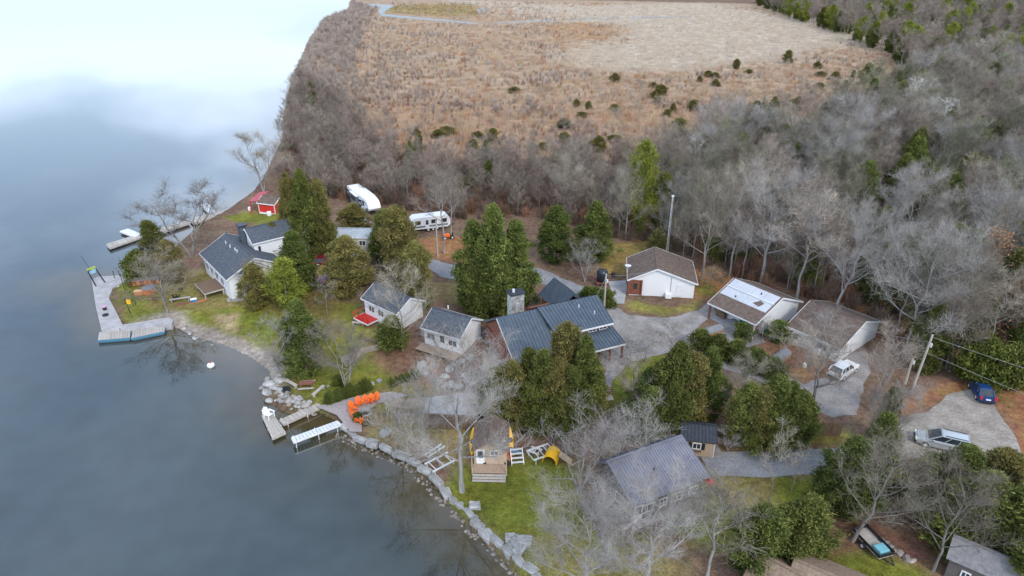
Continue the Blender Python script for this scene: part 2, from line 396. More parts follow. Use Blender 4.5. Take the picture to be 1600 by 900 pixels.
def ground_mat():
    m = bpy.data.materials.new('ground_cover'); m.use_nodes = True; t = m.node_tree; b = t.nodes['Principled BSDF']
    b.inputs['Roughness'].default_value = 0.95; b.inputs['Specular IOR Level'].default_value = 0.1
    at_ = t.nodes.new('ShaderNodeAttribute'); at_.attribute_name = 'cover'
    tcn = t.nodes.new('ShaderNodeTexCoord')
    cur = at_.outputs['Color']
    for sc, lo, hi, det in ((0.16, 0.72, 1.28, 4), (1.3, 0.70, 1.30, 6), (5.0, 0.72, 1.28, 4)):
        nz = t.nodes.new('ShaderNodeTexNoise'); nz.inputs['Scale'].default_value = sc; nz.inputs['Detail'].default_value = det
        t.links.new(tcn.outputs['Object'], nz.inputs['Vector'])
        mr = t.nodes.new('ShaderNodeMapRange'); mr.inputs[1].default_value = 0.3; mr.inputs[2].default_value = 0.7
        mr.inputs[3].default_value = lo; mr.inputs[4].default_value = hi; mr.clamp = False
        t.links.new(nz.outputs['Fac'], mr.inputs[0])
        hs = t.nodes.new('ShaderNodeHueSaturation'); t.links.new(cur, hs.inputs['Color']); t.links.new(mr.outputs[0], hs.inputs['Value'])
        cur = hs.outputs[0]; last = nz
    # warm / cool drift
    nz2 = t.nodes.new('ShaderNodeTexNoise'); nz2.inputs['Scale'].default_value = 0.5; nz2.inputs['Detail'].default_value = 5
    t.links.new(tcn.outputs['Object'], nz2.inputs['Vector'])
    mr2 = t.nodes.new('ShaderNodeMapRange'); mr2.inputs[1].default_value = 0.3; mr2.inputs[2].default_value = 0.7; mr2.inputs[3].default_value = 0.478; mr2.inputs[4].default_value = 0.522
    t.links.new(nz2.outputs['Fac'], mr2.inputs[0])
    hs2 = t.nodes.new('ShaderNodeHueSaturation'); t.links.new(cur, hs2.inputs['Color']); t.links.new(mr2.outputs[0], hs2.inputs['Hue'])
    t.links.new(hs2.outputs[0], b.inputs['Base Color'])
    bn = t.nodes.new('ShaderNodeBump'); bn.inputs['Strength'].default_value = 0.8; bn.inputs['Distance'].default_value = 0.12
    t.links.new(last.outputs['Fac'], bn.inputs['Height']); t.links.new(bn.outputs[0], b.inputs['Normal'])
    return m
XS = axis([(-3000, -400, 400), (-400, -180, 15), (-180, -90, 3), (-90, 105, 0.7), (105, 330, 5), (330, 4000, 400)])
YS = axis([(-200, 24, 16), (24, 135, 0.7), (135, 330, 2.0), (330, 800, 5), (800, 4000, 400)])
gme, GP = grid('ground', XS, YS, hgt, ground_mat())
def world_poly(pts): return np.array([G(*p)[:2] for p in pts])
cov = np.tile(np.array([0.165, 0.108, 0.075]), (len(GP), 1))         # woodland floor
jit = vnoise(GP, 2.2, 1) * 0.9 + vnoise(GP, 0.8, 3) * 0.45
def paint(pts, c, soft=1.0, amt=1.0, world=None, jm=1.0):
    global cov
    d = sdpoly(GP, world_poly(pts) if world is None else world) + jit * jm
    a = sstep(-soft, soft, d)[:, None] * amt
    cov = cov * (1 - a) + np.array(c) * a
TAN = (0.33, 0.24, 0.165); PALE = (0.40, 0.33, 0.26); LAWN = (0.14, 0.148, 0.024); LAWN_Y = (0.205, 0.18, 0.05); LITTER = (0.27, 0.135, 0.065); DRY = (0.25, 0.19, 0.085)
paint([(548, 2), (480, 60), (450, 150), (560, 190), (700, 255), (960, 255), (1120, 215), (1290, 190), (1420, 140), (1390, 60), (1290, 30), (1180, 6), (900, 0), (548, 0)], TAN, 6, 1, jm=5)
paint([(700, 0), (930, 8), (1100, 5), (1290, 32), (1380, 62), (1290, 75), (1210, 95), (1090, 110), (960, 110), (880, 85), (960, 60), (980, 40), (900, 35), (800, 25)], PALE, 22, 1, jm=16)
paint([(850, 40), (930, 34), (990, 46), (950, 62), (860, 60)], (0.33, 0.21, 0.12), 6, 1, jm=4)
paint([(560, 150), (800, 160), (1100, 150), (1300, 150), (1280, 190), (1000, 250), (700, 250), (560, 200)], (0.29, 0.175, 0.105), 14, 0.7, jm=12)
paint([(600, 8), (740, 6), (760, 22), (700, 26), (610, 20)], (0.22, 0.17, 0.05), 6, 0.9, jm=4)
# house point
paint([(180, 436), (330, 415), (410, 380), (380, 330), (440, 320), (470, 420), (500, 440), (560, 470), (600, 520), (690, 600), (640, 640), (510, 640), (430, 620), (430, 545), (260, 500), (200, 510)], (0.19, 0.155, 0.055), 1.5, 1)
paint([(175, 440), (215, 440), (225, 485), (330, 485), (420, 470), (450, 510), (420, 545), (330, 510), (265, 498), (205, 505)], LAWN, 1.2)
paint([(350, 340), (400, 330), (450, 340), (430, 352), (380, 348)], LAWN, 1.0)
paint([(330, 490), (370, 490), (365, 515), (345, 512)], (0.34, 0.25, 0.16), 0.8, 0.8)
paint([(490, 480), (555, 470), (580, 560), (620, 600), (560, 625), (510, 635), (450, 625), (450, 590), (500, 560)], LAWN, 1.3, 0.9)
paint([(600, 520), (690, 540), (720, 600), (650, 600), (590, 570)], (0.20, 0.115, 0.075), 1.5)
paint([(470, 455), (520, 440), (540, 520), (500, 540)], (0.17, 0.13, 0.045), 1.2, 0.7)
paint([(675, 440), (712, 442), (735, 478), (690, 478)], DRY, 1.0)
paint([(655, 375), (745, 365), (735, 412), (660, 405)], LITTER, 1.2)
paint([(930, 380), (1035, 375), (1000, 410), (975, 432), (930, 425)], (0.26, 0.18, 0.065), 1.0)
paint([(1075, 415), (1160, 435), (1130, 470), (1085, 470)], LITTER, 1.2)
paint([(975, 470), (1060, 480), (1120, 460), (1110, 430), (1090, 450), (1100, 478), (1040, 492), (985, 484)], LAWN_Y, 0.9)
paint([(1230, 440), (1360, 480), (1400, 560), (1340, 520)], (0.20, 0.11, 0.06), 1.5)
paint([(960, 560), (1040, 548), (1060, 600), (1000, 630), (940, 640)], LAWN, 1.0)
paint([(990, 640), (1130, 640), (1130, 690), (990, 690)], (0.16, 0.085, 0.055), 1.2)
paint([(1130, 690), (1330, 672), (1330, 692), (1130, 705)], LAWN_Y, 0.8)
paint([(560, 660), (700, 640), (760, 660), (720, 730), (640, 700), (580, 690)], (0.22, 0.17, 0.075), 1.2)
paint([(690, 770), (740, 720), (860, 715), (930, 740), (960, 790), (1000, 930), (840, 930), (770, 840)], LAWN, 1.2)
paint([(820, 840), (1010, 800), (1080, 920), (860, 940)], LAWN_Y, 1.5, 0.8)
paint([(930, 720), (985, 760), (1000, 830), (930, 800), (900, 750)], (0.20, 0.145, 0.11), 1.2)
paint([(1060, 745), (1285, 742), (1290, 800), (1200, 860), (1090, 850), (1040, 830)], LAWN, 1.2)
paint([(1120, 750), (1200, 745), (1210, 790), (1140, 800)], (0.23, 0.175, 0.08), 1.2, 0.7)
paint([(1280, 860), (1350, 855), (1440, 885), (1470, 930), (1280, 930)], LAWN, 1.0)
paint([(1290, 800), (1400, 790), (1480, 850), (1440, 880), (1360, 850), (1290, 860)], (0.17, 0.09, 0.06), 1.2)
paint([(1400, 610), (1560, 590), (1640, 620), (1680, 760), (1600, 740), (1560, 640), (1460, 620), (1400, 650)], LITTER, 1.2)
paint([(1570, 770), (1650, 780), (1660, 850), (1570, 830)], LAWN, 1.0)
paint([(1190, 540), (1240, 530), (1300, 580), (1280, 600), (1200, 580)], (0.24, 0.13, 0.07), 1.0)
shore_d = sdpoly(GP, SHORE)
bd = np.sqrt(((GP - BEACH_C) ** 2).sum(1))
a = (sstep(3.4, 1.6, shore_d + jit * 0.5) * sstep(19, 13, bd))[:, None]
cov = cov * (1 - a) + np.array((0.30, 0.255, 0.22)) * a
a = sstep(0.1, -0.5, shore_d)[:, None]
cov = cov * (1 - a) + np.array((0.09, 0.075, 0.045)) * a
vcol(gme, 'cover', cov)
tag(put('ground', gme), kind='structure')

# ------------------------------------------------------------------ lake
def lake_mat():
    m = bpy.data.materials.new('lake_water'); m.use_nodes = True; t = m.node_tree; b = t.nodes['Principled BSDF']
    a = t.nodes.new('ShaderNodeAttribute'); a.attribute_name = 'depth_tone'
    tcn = t.nodes.new('ShaderNodeTexCoord')
    nz = t.nodes.new('ShaderNodeTexNoise'); nz.inputs['Scale'].default_value = 0.35; nz.inputs['Detail'].default_value = 6
    t.links.new(tcn.outputs['Object'], nz.inputs['Vector'])
    mr = t.nodes.new('ShaderNodeMapRange'); mr.inputs[1].default_value = 0.3; mr.inputs[2].default_value = 0.7; mr.inputs[3].default_value = 0.8; mr.inputs[4].default_value = 1.2
    t.links.new(nz.outputs['Fac'], mr.inputs[0])
    hs = t.nodes.new('ShaderNodeHueSaturation'); t.links.new(a.outputs['Color'], hs.inputs['Color']); t.links.new(mr.outputs[0], hs.inputs['Value'])
    t.links.new(hs.outputs[0], b.inputs['Base Color'])
    b.inputs['Roughness'].default_value = 0.015; b.inputs['IOR'].default_value = 1.68; b.inputs['Specular IOR Level'].default_value = 0.8
    wv = t.nodes.new('ShaderNodeTexNoise'); wv.inputs['Scale'].default_value = 1.6; wv.inputs['Detail'].default_value = 3
    mp_ = t.nodes.new('ShaderNodeMapping'); mp_.inputs['Scale'].default_value = (0.6, 1.4, 1); mp_.inputs['Rotation'].default_value = (0, 0, 0.4)
    t.links.new(tcn.outputs['Object'], mp_.inputs[0]); t.links.new(mp_.outputs[0], wv.inputs['Vector'])
    bn = t.nodes.new('ShaderNodeBump'); bn.inputs['Strength'].default_value = 0.04; bn.inputs['Distance'].default_value = 0.05
    t.links.new(wv.outputs['Fac'], bn.inputs['Height']); t.links.new(bn.outputs[0], b.inputs['Normal'])
    return m
LX = axis([(-3000, -400, 400), (-400, -70, 15), (-70, 30, 1.0), (30, 200, 10)])
LY = axis([(-200, 24, 16), (24, 130, 1.0), (130, 800, 10), (800, 4000, 400)])
lme, LP = grid('lake', LX, LY, lambda P: np.zeros(len(P)), lake_mat())
ld = sdpoly(LP, SHORE) + vnoise(LP, 3.5, 2) * 0.9
deep = np.array((0.020, 0.036, 0.042)); mid = np.array((0.026, 0.036, 0.032)); shal = np.array((0.075, 0.056, 0.024))
a = sstep(-22, -5, ld + vnoise(LP, 9, 5) * 4)[:, None] * sstep(100, 60, LP[:, 1])[:, None]; lc = deep * (1 - a) + mid * a
a = sstep(-7.5, -0.6, ld + vnoise(LP, 4, 8) * 1.2)[:, None] * 0.9; lc = lc * (1 - a) + shal * a
vcol(lme, 'depth_tone', lc)
tag(put('lake', lme), kind='structure')

# ------------------------------------------------------------------ roads, yards, beach strips (sheets that follow the ground)
def sheet(name, px, m, dz=0.03, step=1.6, wob=0.34, kind='structure', world=None, zmin=-9):
    poly = [Vector(p[:2]) for p in (Gs(px) if world is None else world)]
    pts = []
    for i, a_ in enumerate(poly):
        b_ = poly[(i + 1) % len(poly)]; k = max(1, int((b_ - a_).length / 1.0))
        for j in range(k): pts.append(a_.lerp(b_, j / k))
    P = np.array([tuple(p) for p in pts])
    P = P + np.column_stack([vnoise(P, 1.3, 2), vnoise(P, 1.1, 5)]) * wob
    n = len(P); lo, hi = P.min(0), P.max(0)
    gx, gy = np.meshgrid(np.arange(lo[0], hi[0], step), np.arange(lo[1], hi[1], step)); Q = np.column_stack([gx.ravel(), gy.ravel()])
    Q = Q[sdpoly(Q, P) > 0.5]
    A = [Vector(p) for p in np.vstack([P, Q])]
    vs, es, fs, *_ = delaunay_2d_cdt(A, [(i, (i + 1) % n) for i in range(n)], [], 1, 1e-4)
    vv = np.array([tuple(v) for v in vs]); z = np.maximum(hgt(vv), zmin) + dz
    me = bpy.data.meshes.new(name); me.from_pydata([(v[0], v[1], z[i]) for i, v in enumerate(vv)], [], [tuple(f) for f in fs])
    bm = bmesh.new(); bm.from_mesh(me); bmesh.ops.recalc_face_normals(bm, faces=bm.faces)
    if bm.faces and sum(f.normal.z for f in bm.faces) < 0: bmesh.ops.reverse_faces(bm, faces=bm.faces)
    bm.to_mesh(me); bm.free(); me.materials.append(m)
    return tag(put(name, me), kind=kind)
ROADM = mat('road_grit', (0.195, 0.195, 0.205), (0.285, 0.285, 0.30), 0.55, 0.95, bump=0.5, detail=12, spec=0.15, fine=.22)
GRAVELM = mat('lot_gravel', (0.22, 0.19, 0.165), (0.37, 0.335, 0.30), 0.45, 0.95, bump=0.6, detail=12, spec=0.1, fine=.22)
LANEM = mat('lane_gravel', (0.205, 0.19, 0.182), (0.32, 0.30, 0.29), 0.6, 0.95, bump=0.6, detail=12, spec=0.1, fine=.22)
DIRTM = mat('dirt_track', (0.26, 0.20, 0.155), (0.36, 0.29, 0.235), 0.8, 0.95, bump=0.5, detail=10, spec=0.1, fine=.22)
sheet('driveway', [(1090, 706), (1180, 706), (1290, 700), (1392, 695), (1396, 722), (1288, 742), (1160, 747), (1112, 742)], ROADM, 0.030)
sheet('parking_lot', [(1385, 694), (1392, 668), (1402, 655), (1450, 642), (1480, 617), (1520, 606), (1552, 614), (1556, 640), (1592, 695), (1635, 770), (1640, 800), (1590, 778), (1560, 752), (1520, 730), (1470, 712), (1396, 722)], GRAVELM, 0.045)
sheet('lane', [(1078, 520), (1118, 540), (1160, 562), (1210, 580), (1258, 600), (1296, 590), (1322, 552), (1352, 548), (1360, 575), (1345, 620), (1338, 650), (1300, 652), (1268, 640), (1225, 612), (1170, 590), (1120, 572), (1082, 552)], LANEM, 0.035)
sheet('yard', [(930, 612), (934, 560), (950, 520), (938, 478), (905, 462), (930, 456), (952, 474), (985, 492), (1040, 498), (1090, 485), (1112, 470), (1118, 490), (1085, 515), (1086, 545), (1040, 552), (985, 566), (962, 590), (954, 614)], LANEM, 0.04)
sheet('back_lane', [(938, 478), (905, 470), (868, 452), (830, 440), (780, 432), (715, 438), (690, 434), (664, 416), (630, 408), (600, 404), (570, 398), (500, 412), (492, 404), (560, 388), (545, 350), (548, 330), (575, 332), (592, 382), (640, 392), (690, 410), (722, 418), (780, 414), (840, 420), (890, 440), (930, 456)], ROADM, 0.05)
sheet('red_gravel_path', [(664, 622), (700, 616), (742, 608), (762, 560), (782, 566), (765, 620), (735, 640), (690, 640), (640, 640), (600, 632), (606, 622)], DIRTM, 0.03)
sheet('footpath', [(530, 560), (560, 545), (596, 536), (604, 540), (566, 556), (540, 572)], DIRTM, 0.03)
PATIOW = [p[:2] for p in Gs([(494, 642), (560, 620), (612, 612), (640, 618), (590, 632), (565, 652), (566, 676), (548, 684), (528, 656)])]
sheet('lakeside_patio', None, PAVER, 0.06, step=.6, wob=0.05, zmin=.76, world=[Vector(p) for p in PATIOW])

# ------------------------------------------------------------------ houses
def window(parent, p, u, n, wd, ht, fm=WHITE, bars=1, name='window', shutter=None, gm=GLASS):
    """p: centre on the wall face, u: along the wall, n: outward"""
    p, u, n = Vector(p), Vector(u).normalized(), Vector(n).normalized(); up = V(0, 0, 1)
    f = MB(); t = 0.09
    for sx in (-1, 1): f.obox(p + u * (sx * (wd / 2)) + n * 0.03, t / 2, 0.05, ht / 2 + t / 2, u, n, up)
    for sz in (-1, 1): f.obox(p + up * (sz * (ht / 2)) + n * 0.033, wd / 2 - t / 2, 0.05, t / 2, u, n, up)
    for k in range(bars): f.obox(p + u * (wd * ((k + 1) / (bars + 1) - 0.5)) + n * 0.028, 0.03, 0.04, ht / 2 - t / 2, u, n, up)
    o = f.build(name, fm, parent)
    g = MB(); g.obox(p + n * 0.008, wd / 2 - 0.01, 0.02, ht / 2 - 0.01, u, n, up); g.build('pane', gm, o)
    if shutter:
        for sx in (-1, 1):
            s_ = MB(); s_.obox(p + u * (sx * (wd / 2 + 0.25)) + n * 0.03, 0.17, 0.03, ht / 2 + 0.05, u, n, up); s_.build('shutter', shutter, parent)
    return o
def door(parent, p, u, n, wd, ht, m=WHITE, glass=True):
    p, u, n = Vector(p), Vector(u).normalized(), Vector(n).normalized(); up = V(0, 0, 1)
    d = MB(); d.obox(p + n * 0.03 + up * (ht / 2), wd / 2, 0.04, ht / 2, u, n, up); o = d.build('door', m, parent, bevel=0.015)
    if glass:
        g = MB(); g.obox(p + n * 0.075 + up * (ht * 0.68), wd * 0.33, 0.01, ht * 0.24, u, n, up); g.build('pane', GLASS, o)
    h = MB(); h.obox(p + n * 0.10 + u * (wd * 0.38) + up * 1.0, 0.03, 0.03, 0.03, u, n, up); h.build('handle', DARKMETAL, o)
    return o
def gable(root, L, W, ze, zr, wallm, roofm, over=0.35, gover=0.3, seam=0.0, trim=WHITE, y0=0.0, x0=0.0, th=0.14, ax=0, seamm=None, front_drop=None, walls=True, ridge_shift=0.0, front=None):
    """ridge along local x (ax=0) or y (ax=1), centred at (x0,y0); L and W are roof sizes incl. overhangs"""
    def T(x, y, z): return V(x0 + x, y0 + y, z) if ax == 0 else V(x0 - y, y0 + x, z)
    hl, hw = L / 2, W / 2; yr = ridge_shift
    s = (zr - ze) / hw
    if walls:
        wl, ww = hl - gover, hw - over; wf = ww if front is None else -front
        zf = zr - (zr - ze) / (yr + hw) * (yr + wf) - th * 1.15; zb = zr - (zr - ze) / (hw - yr) * (ww - yr) - th * 1.15
        m = MB(); pr = [(-wf, -0.6), (ww, -0.6), (ww, zb), (yr, zr - th * 1.15), (-wf, zf)]
        vs = [T(sx * wl, a, b) for sx in (-1, 1) for a, b in pr]
        m.add(vs, [(0, 4, 3, 2, 1), (5, 6, 7, 8, 9)] + [(i, (i + 1) % 5, 5 + (i + 1) % 5, 5 + i) for i in range(5)])
        m.build('wall', wallm, root)
    r = MB()
    r.slab([T(-hl, -hw, ze), T(hl, -hw, ze), T(hl, yr, zr), T(-hl, yr, zr)], th)
    r.slab([T(-hl, yr, zr), T(hl, yr, zr), T(hl, hw, ze), T(-hl, hw, ze)], th)
    ro = r.build('roof', roofm, root)
    k = MB(); k.beam(T(-hl, yr, zr + 0.02), T(hl, yr, zr + 0.02), 0.28, 0.07); k.build('ridge_cap', roofm, ro)
    if seam:
        sm = MB(); n_ = int(L / seam)
        for i in range(n_ + 1):
            x = -hl + L * i / n_
            for (ya, yb) in ((-hw, yr), (hw, yr)): sm.beam(T(x, ya, ze + 0.03), T(x, yb, zr + 0.03), 0.045, 0.07)
        tag(sm.build('seam', seamm or roofm, ro), kind='stuff')
    if trim:
        f = MB()
        for sy in (-1, 1): f.beam(T(-hl, sy * (hw + 0.02), ze - 0.1), T(hl, sy * (hw + 0.02), ze - 0.1), 0.05, 0.2)
        for sx in (-1, 1):
            for sy in (-1, 1): f.beam(T(sx * (hl + 0.02), sy * hw, ze - 0.09), T(sx * (hl + 0.02), yr, zr - 0.09), 0.05, 0.2)
        f.build('fascia', trim, root)
    return T
def root_at(name, label, cat, cx, cy, rot, group=None):
    z = h1(cx, cy); return thing(name, label, cat, (cx, cy, z), rot, group), z
def vents(root, pts, m=DARKMETAL):
    for p in pts:
        v = MB(); v.cyl(p, 0.09, 0.5, 8); v.build('vent_pipe', m, root)

# --- the blue-roofed lodge
u_ = V(math.cos(R(24)), math.sin(R(24)), 0); b_ = V(-math.sin(R(24)), math.cos(R(24)), 0)
LO = V(-1.9, 74.2, 0)                              # left ridge end
c_ = LO + u_ * 7.2
lodge = thing('lodge', 'large lodge under a dark blue standing seam metal roof with a stone chimney', 'house', (LO.x, LO.y, h1(c_.x, c_.y)), 24)
gz = lodge.location.z; zr = 8.0 - gz
def lodge_roof(poly, seam_dir, name='roof', n_=None, th=0.16):
    r = MB(); r.slab(poly, th); o = r.build(name, BLUEROOF, lodge)
    sm = MB(); a0, a1, b1, b0 = [Vector(p) for p in poly]      # a0-a1 along the eave, b0-b1 along the ridge
    k = n_ or max(2, int((a1 - a0).length / 0.45))
    for i in range(k + 1):
        p, q = a0.lerp(a1, i / k), b0.lerp(b1, i / k); sm.beam(p + V(0, 0, 0.03), q + V(0, 0, 0.03), 0.05, 0.09)
    tag(sm.build('seam', BLUEROOF, o), kind='stuff')
    return o
zl = 4.4 - gz; zq = 6.1 - gz
lodge_roof([(0, -5.7, zl), (6.3, -5.7, zl), (6.3, 0, zr), (0, 0, zr)], 1)
lodge_roof([(6.3, -4.1, zq), (14.5, -4.1, zq), (14.4, 0.02, zr + 0.25), (5.6, 0.02, zr + 0.25)], 1)
lodge_roof([(14.4, 5.0, zl + 1), (6.3, 5.0, zl + 1), (6.3, 0.06, zr + 0.2), (14.4, 0.06, zr + 0.2)], 1)
lodge_roof([(6.2, 5.0, zl + .6), (0, 5.0, zl + .6), (0, 0.06, zr), (6.2, 0.06, zr)], 1)
# rear cross wing
lodge_roof([(14.3, 7.6, zl + 1.4), (14.3, 2.0, zl + 1.4), (11.9, 2.0, zr - 0.1), (11.9, 7.6, zr - 0.1)], 1)
lodge_roof([(9.5, 2.0, zl + 1.4), (9.5, 7.6, zl + 1.4), (11.9, 7.6, zr - 0.1), (11.9, 2.0, zr - 0.1)], 1)
# porch roof, lower right
lodge_roof([(8.4, -6.6, zl - .1), (14.9, -6.6, zl - .1), (14.6, -3.5, zl + 1.0), (8.4, -3.5, zl + 1.0)], 1)
wl = MB()
wl.prism([(0.4, -5.2), (6.2, -5.2), (6.2, 4.6), (0.4, 4.6)], -1.2, zl - 0.05)
wl.add([(0.4, -5.2, zl), (0.4, 4.6, zl + .3), (0.4, 0, zr - .3), (6.1, -5.2, zl), (6.1, 4.6, zl + .3), (6.1, 0, zr - .3)], [(0, 2, 1), (3, 4, 5)])
wl.prism([(6.25, -3.7), (14.0, -3.7), (14.0, 4.6), (6.25, 4.6)], -1.2, zq - 0.2)
wl.add([(6.2, -3.7, zq - .2), (6.2, 4.6, zq - .2), (6.2, 0, zr), (14.0, -3.7, zq - .2), (14.0, 4.6, zq - .2), (14.0, 0, zr), ], [(0, 2, 1), (3, 4, 5)])
wl.prism([(9.9, 4.65), (13.9, 4.65), (13.9, 7.3), (9.9, 7.3)], -1.0, zl + 1.5)
wl.build('wall', REDBROWN, lodge)
f = MB()
f.beam((0, -5.72, zl - .1), (6.3, -5.72, zl - .1), .06, .22); f.beam((6.3, -4.12, zq - .1), (14.5, -4.12, zq - .1), .06, .22)
f.beam((8.4, -6.62, zl - .2), (14.9, -6.62, zl - .2), .06, .22); f.beam((-0.03, -5.7, zl - .1), (-0.03, 0, zr - .1), .06, .2)
f.build('fascia', WHITE, lodge)
for x in (8.6, 10.7, 12.8, 14.6):
    q = MB(); q.box(x - .1, x + .1, -6.45, -6.25, -1.2, zl - .2); q.build('porch_post', REDBROWN, lodge)
for x in (7.6, 9.6, 11.6, 13.2): window(lodge, (x, -3.7, zl + 1.25 if x > 8 else zl + .6), (1, 0, 0), (0, -1, 0), 1.1, 0.7)
for x in (1.8, 4.2): window(lodge, (x, -5.2, 0.9), (1, 0, 0), (0, -1, 0), 1.3, 1.1)
window(lodge, (14.0, -1.8, zl + .6), (0, 1, 0), (1, 0, 0), 1.2, 1.0); window(lodge, (14.0, 1.8, zl + .6), (0, 1, 0), (1, 0, 0), 1.2, 1.0)
ch = MB(); ch.box(2.9, 4.7, 2.0, 3.4, -0.5, zr + 1.5)
cho = ch.build('chimney', CHIMSTONE, lodge, bevel=0.05)
rr = random.Random(3)
for k in range(9):                                   # courses of field stone standing proud of the stack
    zc = zr - 2.2 + k * 0.4; x = 2.95
    while x < 4.5:
        wd = rr.uniform(.3, .55); wd = min(wd, 4.65 - x)
        s_ = MB(); s_.box(x + .02, x + wd - .02, 1.93 - rr.uniform(0, .05), 2.0, zc + .02, zc + .38); s_.build('stone', STONE, cho); x += wd
cp = MB(); cp.box(2.75, 4.85, 1.85, 3.55, zr + 1.5, zr + 1.66); cp.build('chimney_cap', DARKMETAL, lodge)
cp = MB(); cp.cyl((3.5, 2.7, zr + 1.66), .17, .4, 10); cp.build('flue', ALU, lodge)
vents(lodge, [(11.0, -1.1, zr - .5), (12.6, -2.4, zr - 1.1)], ALU)

# --- white cottage beside the lodge
cott, z = root_at('cottage', 'small white cottage with a dark shingle roof left of the blue-roofed lodge', 'cottage', -7.9, 79.0, -29)
gable(cott, 6.2, 5.8, 4.5 - z, 6.2 - z, SIDING, SHINGLE_BLUE, seam=0)
window(cott, (-1.7, -2.56, 1.55), (1, 0, 0), (0, -1, 0), 1.3, .9); window(cott, (1.7, -2.56, 1.45), (1, 0, 0), (0, -1, 0), 1.3, .9)
door(cott, (0.1, -2.56, 0.25), (1, 0, 0), (0, -1, 0), .95, 2.0)
d = MB()
for k in range(9): d.box(-3.1, 3.0, -2.62 - (k + 1) * .19, -2.62 - k * .19 - .015, .12, .2)
d.build('deck', DECKWOOD, cott)
vents(cott, [(-1.2, .9, 6.0 - z)], WHITE)
# --- white cottage with the red deck
cott2, z = root_at('cottage', 'white cottage with a dark roof and a small red-floored porch near the shore lawn', 'cottage', -16.9, 86.0, -40)
gable(cott2, 7.6, 5.4, 4.5 - z, 6.0 - z, SIDING, SHINGLE_BLUE)
for x in (-1.9, 0.1, 2.0): window(cott2, (x, -2.36, 1.5), (1, 0, 0), (0, -1, 0), 1.2, .9)
d = MB(); d.box(-3.7, -.6, -4.3, -2.4, .15, .3); d.build('porch_floor', REDPAINT, cott2)
d = MB()
d.beam((-3.7, -4.3, 1.15), (-.6, -4.3, 1.15), .08); d.beam((-3.7, -4.3, 1.15), (-3.7, -2.4, 1.15), .08)
for x in (-3.7, -2.6, -1.6, -.6): d.beam((x, -4.3, -.2), (x, -4.3, 1.15), .08)
d.build('railing', REDPAINT, cott2)
for x in (-3.72, -.58):
    d = MB(); d.beam((x, -4.36, .22), (x, -2.4, .22), .05, .2); d.build('trim_board', WHITE, cott2)
d = MB(); d.beam((-3.7, -4.37, .22), (-.6, -4.37, .22), .05, .2); d.build('trim_board', WHITE, cott2)

# --- large house on the point
ph, z = root_at('lake_house', 'large white house with a blue-grey shingle roof out on the point', 'house', -43.2, 100.0, -51)
gable(ph, 13.1, 9.4, 4.6 - z, 7.0 - z, SIDING, SHINGLE_BLUE, over=.4)
# cross gable at the near end
T = gable(ph, 4.2, 4.6, 5.0 - z, 6.5 - z, SIDING, SHINGLE_BLUE, x0=4.9, y0=-.4, ax=0, over=.25, gover=.2)
# two storey wing behind
gable(ph, 9.0, 5.4, 7.2 - z, 9.0 - z, SIDING, SHINGLE_BLUE, x0=-1.2, y0=6.0, ax=1, over=.3)
window(ph, (1.2, 2.6, 6.0 - z), (0, 1, 0), (1, 0, 0), .5, 1.1, bars=0)
ch = MB(); ch.box(-3.0, -1.7, 1.0, 2.0, 0, 9.2 - z); ch.build('chimney', SHINGLE_BLUE, ph)
ch = MB(); ch.box(-3.15, -1.55, .85, 2.15, 9.2 - z, 9.4 - z); ch.build('chimney_cap', DARKMETAL, ph)
for x in (-4.5, -2.2, 0.2, 2.8): window(ph, (x, -4.3, 1.5), (1, 0, 0), (0, -1, 0), 1.4, 1.2)
window(ph, (6.25, -2.4, 1.6), (0, 1, 0), (1, 0, 0), 1.6, 1.2); window(ph, (6.25, 1.8, 1.6), (0, 1, 0), (1, 0, 0), 1.3, 1.2)
vents(ph, [(-3, -1.2, 6.5 - z), (-1, -1.2, 6.5 - z), (.7, -1.0, 6.5 - z), (1.6, -1.0, 6.5 - z)], ALU)
d = MB()
for k in range(14): d.box(-1.4, 3.2, -7.4 + k * .22, -7.4 + k * .22 + .2, .42, .5)
d.build('deck', WOODBR, ph)
d = MB()
for x, y in ((-1.3, -7.3), (3.1, -7.3), (-1.3, -4.6), (3.1, -4.6)): d.box(x - .08, x + .08, y - .08, y + .08, -.5, .42)
d.beam((-1.4, -7.42, .4), (3.2, -7.42, .4), .06, .2); d.beam((3.22, -7.4, .4), (3.22, -4.4, .4), .06, .2)
d.build('deck_frame', DOCKWOOD, ph)

# --- white house, brown roof, gable to the camera
A, B = G(982, 470), G(1082, 478)
ang = math.degrees(math.atan2(B.y - A.y, B.x - A.x)) + 2
wh, z = root_at('bungalow', 'white bungalow with a brown shingle roof and its gable facing the yard', 'house', 22.9, 95.2, ang)
T = gable(wh, 8.4, 10.3, 2.5, 4.6, SIDING, SHINGLE_BROWN, ax=1, over=.4, gover=.35, ridge_shift=0.9)
d = MB(); d.box(-5.0, -2.9, -3.9, -3.84, 0.05, 2.45); d.box(-5.0, -4.94, -3.84, -2.0, .05, 2.4); d.build('porch_recess', REDBROWN, wh)
for x in (-4.95, -2.95):
    d = MB(); d.box(x - .08, x + .08, -4.16, -4.0, -.3, 2.55); d.build('porch_post', REDBROWN, wh)
door(wh, (-3.9, -3.91, 0.1), (1, 0, 0), (0, -1, 0), .95, 2.0, REDBROWN)
door(wh, (2.6, -3.86, 0.1), (1, 0, 0), (0, -1, 0), .9, 2.0, WHITE, False)
d = MB(); d.box(.6, 1.5, -4.6, -3.9, 0, .75); d.build('heat_pump', PLWHITE, wh, bevel=.03)
d = MB(); d.beam((1.3, -3.88, 0.2), (1.3, -3.88, 3.2), .06); d.build('conduit', GREYTARP, wh)
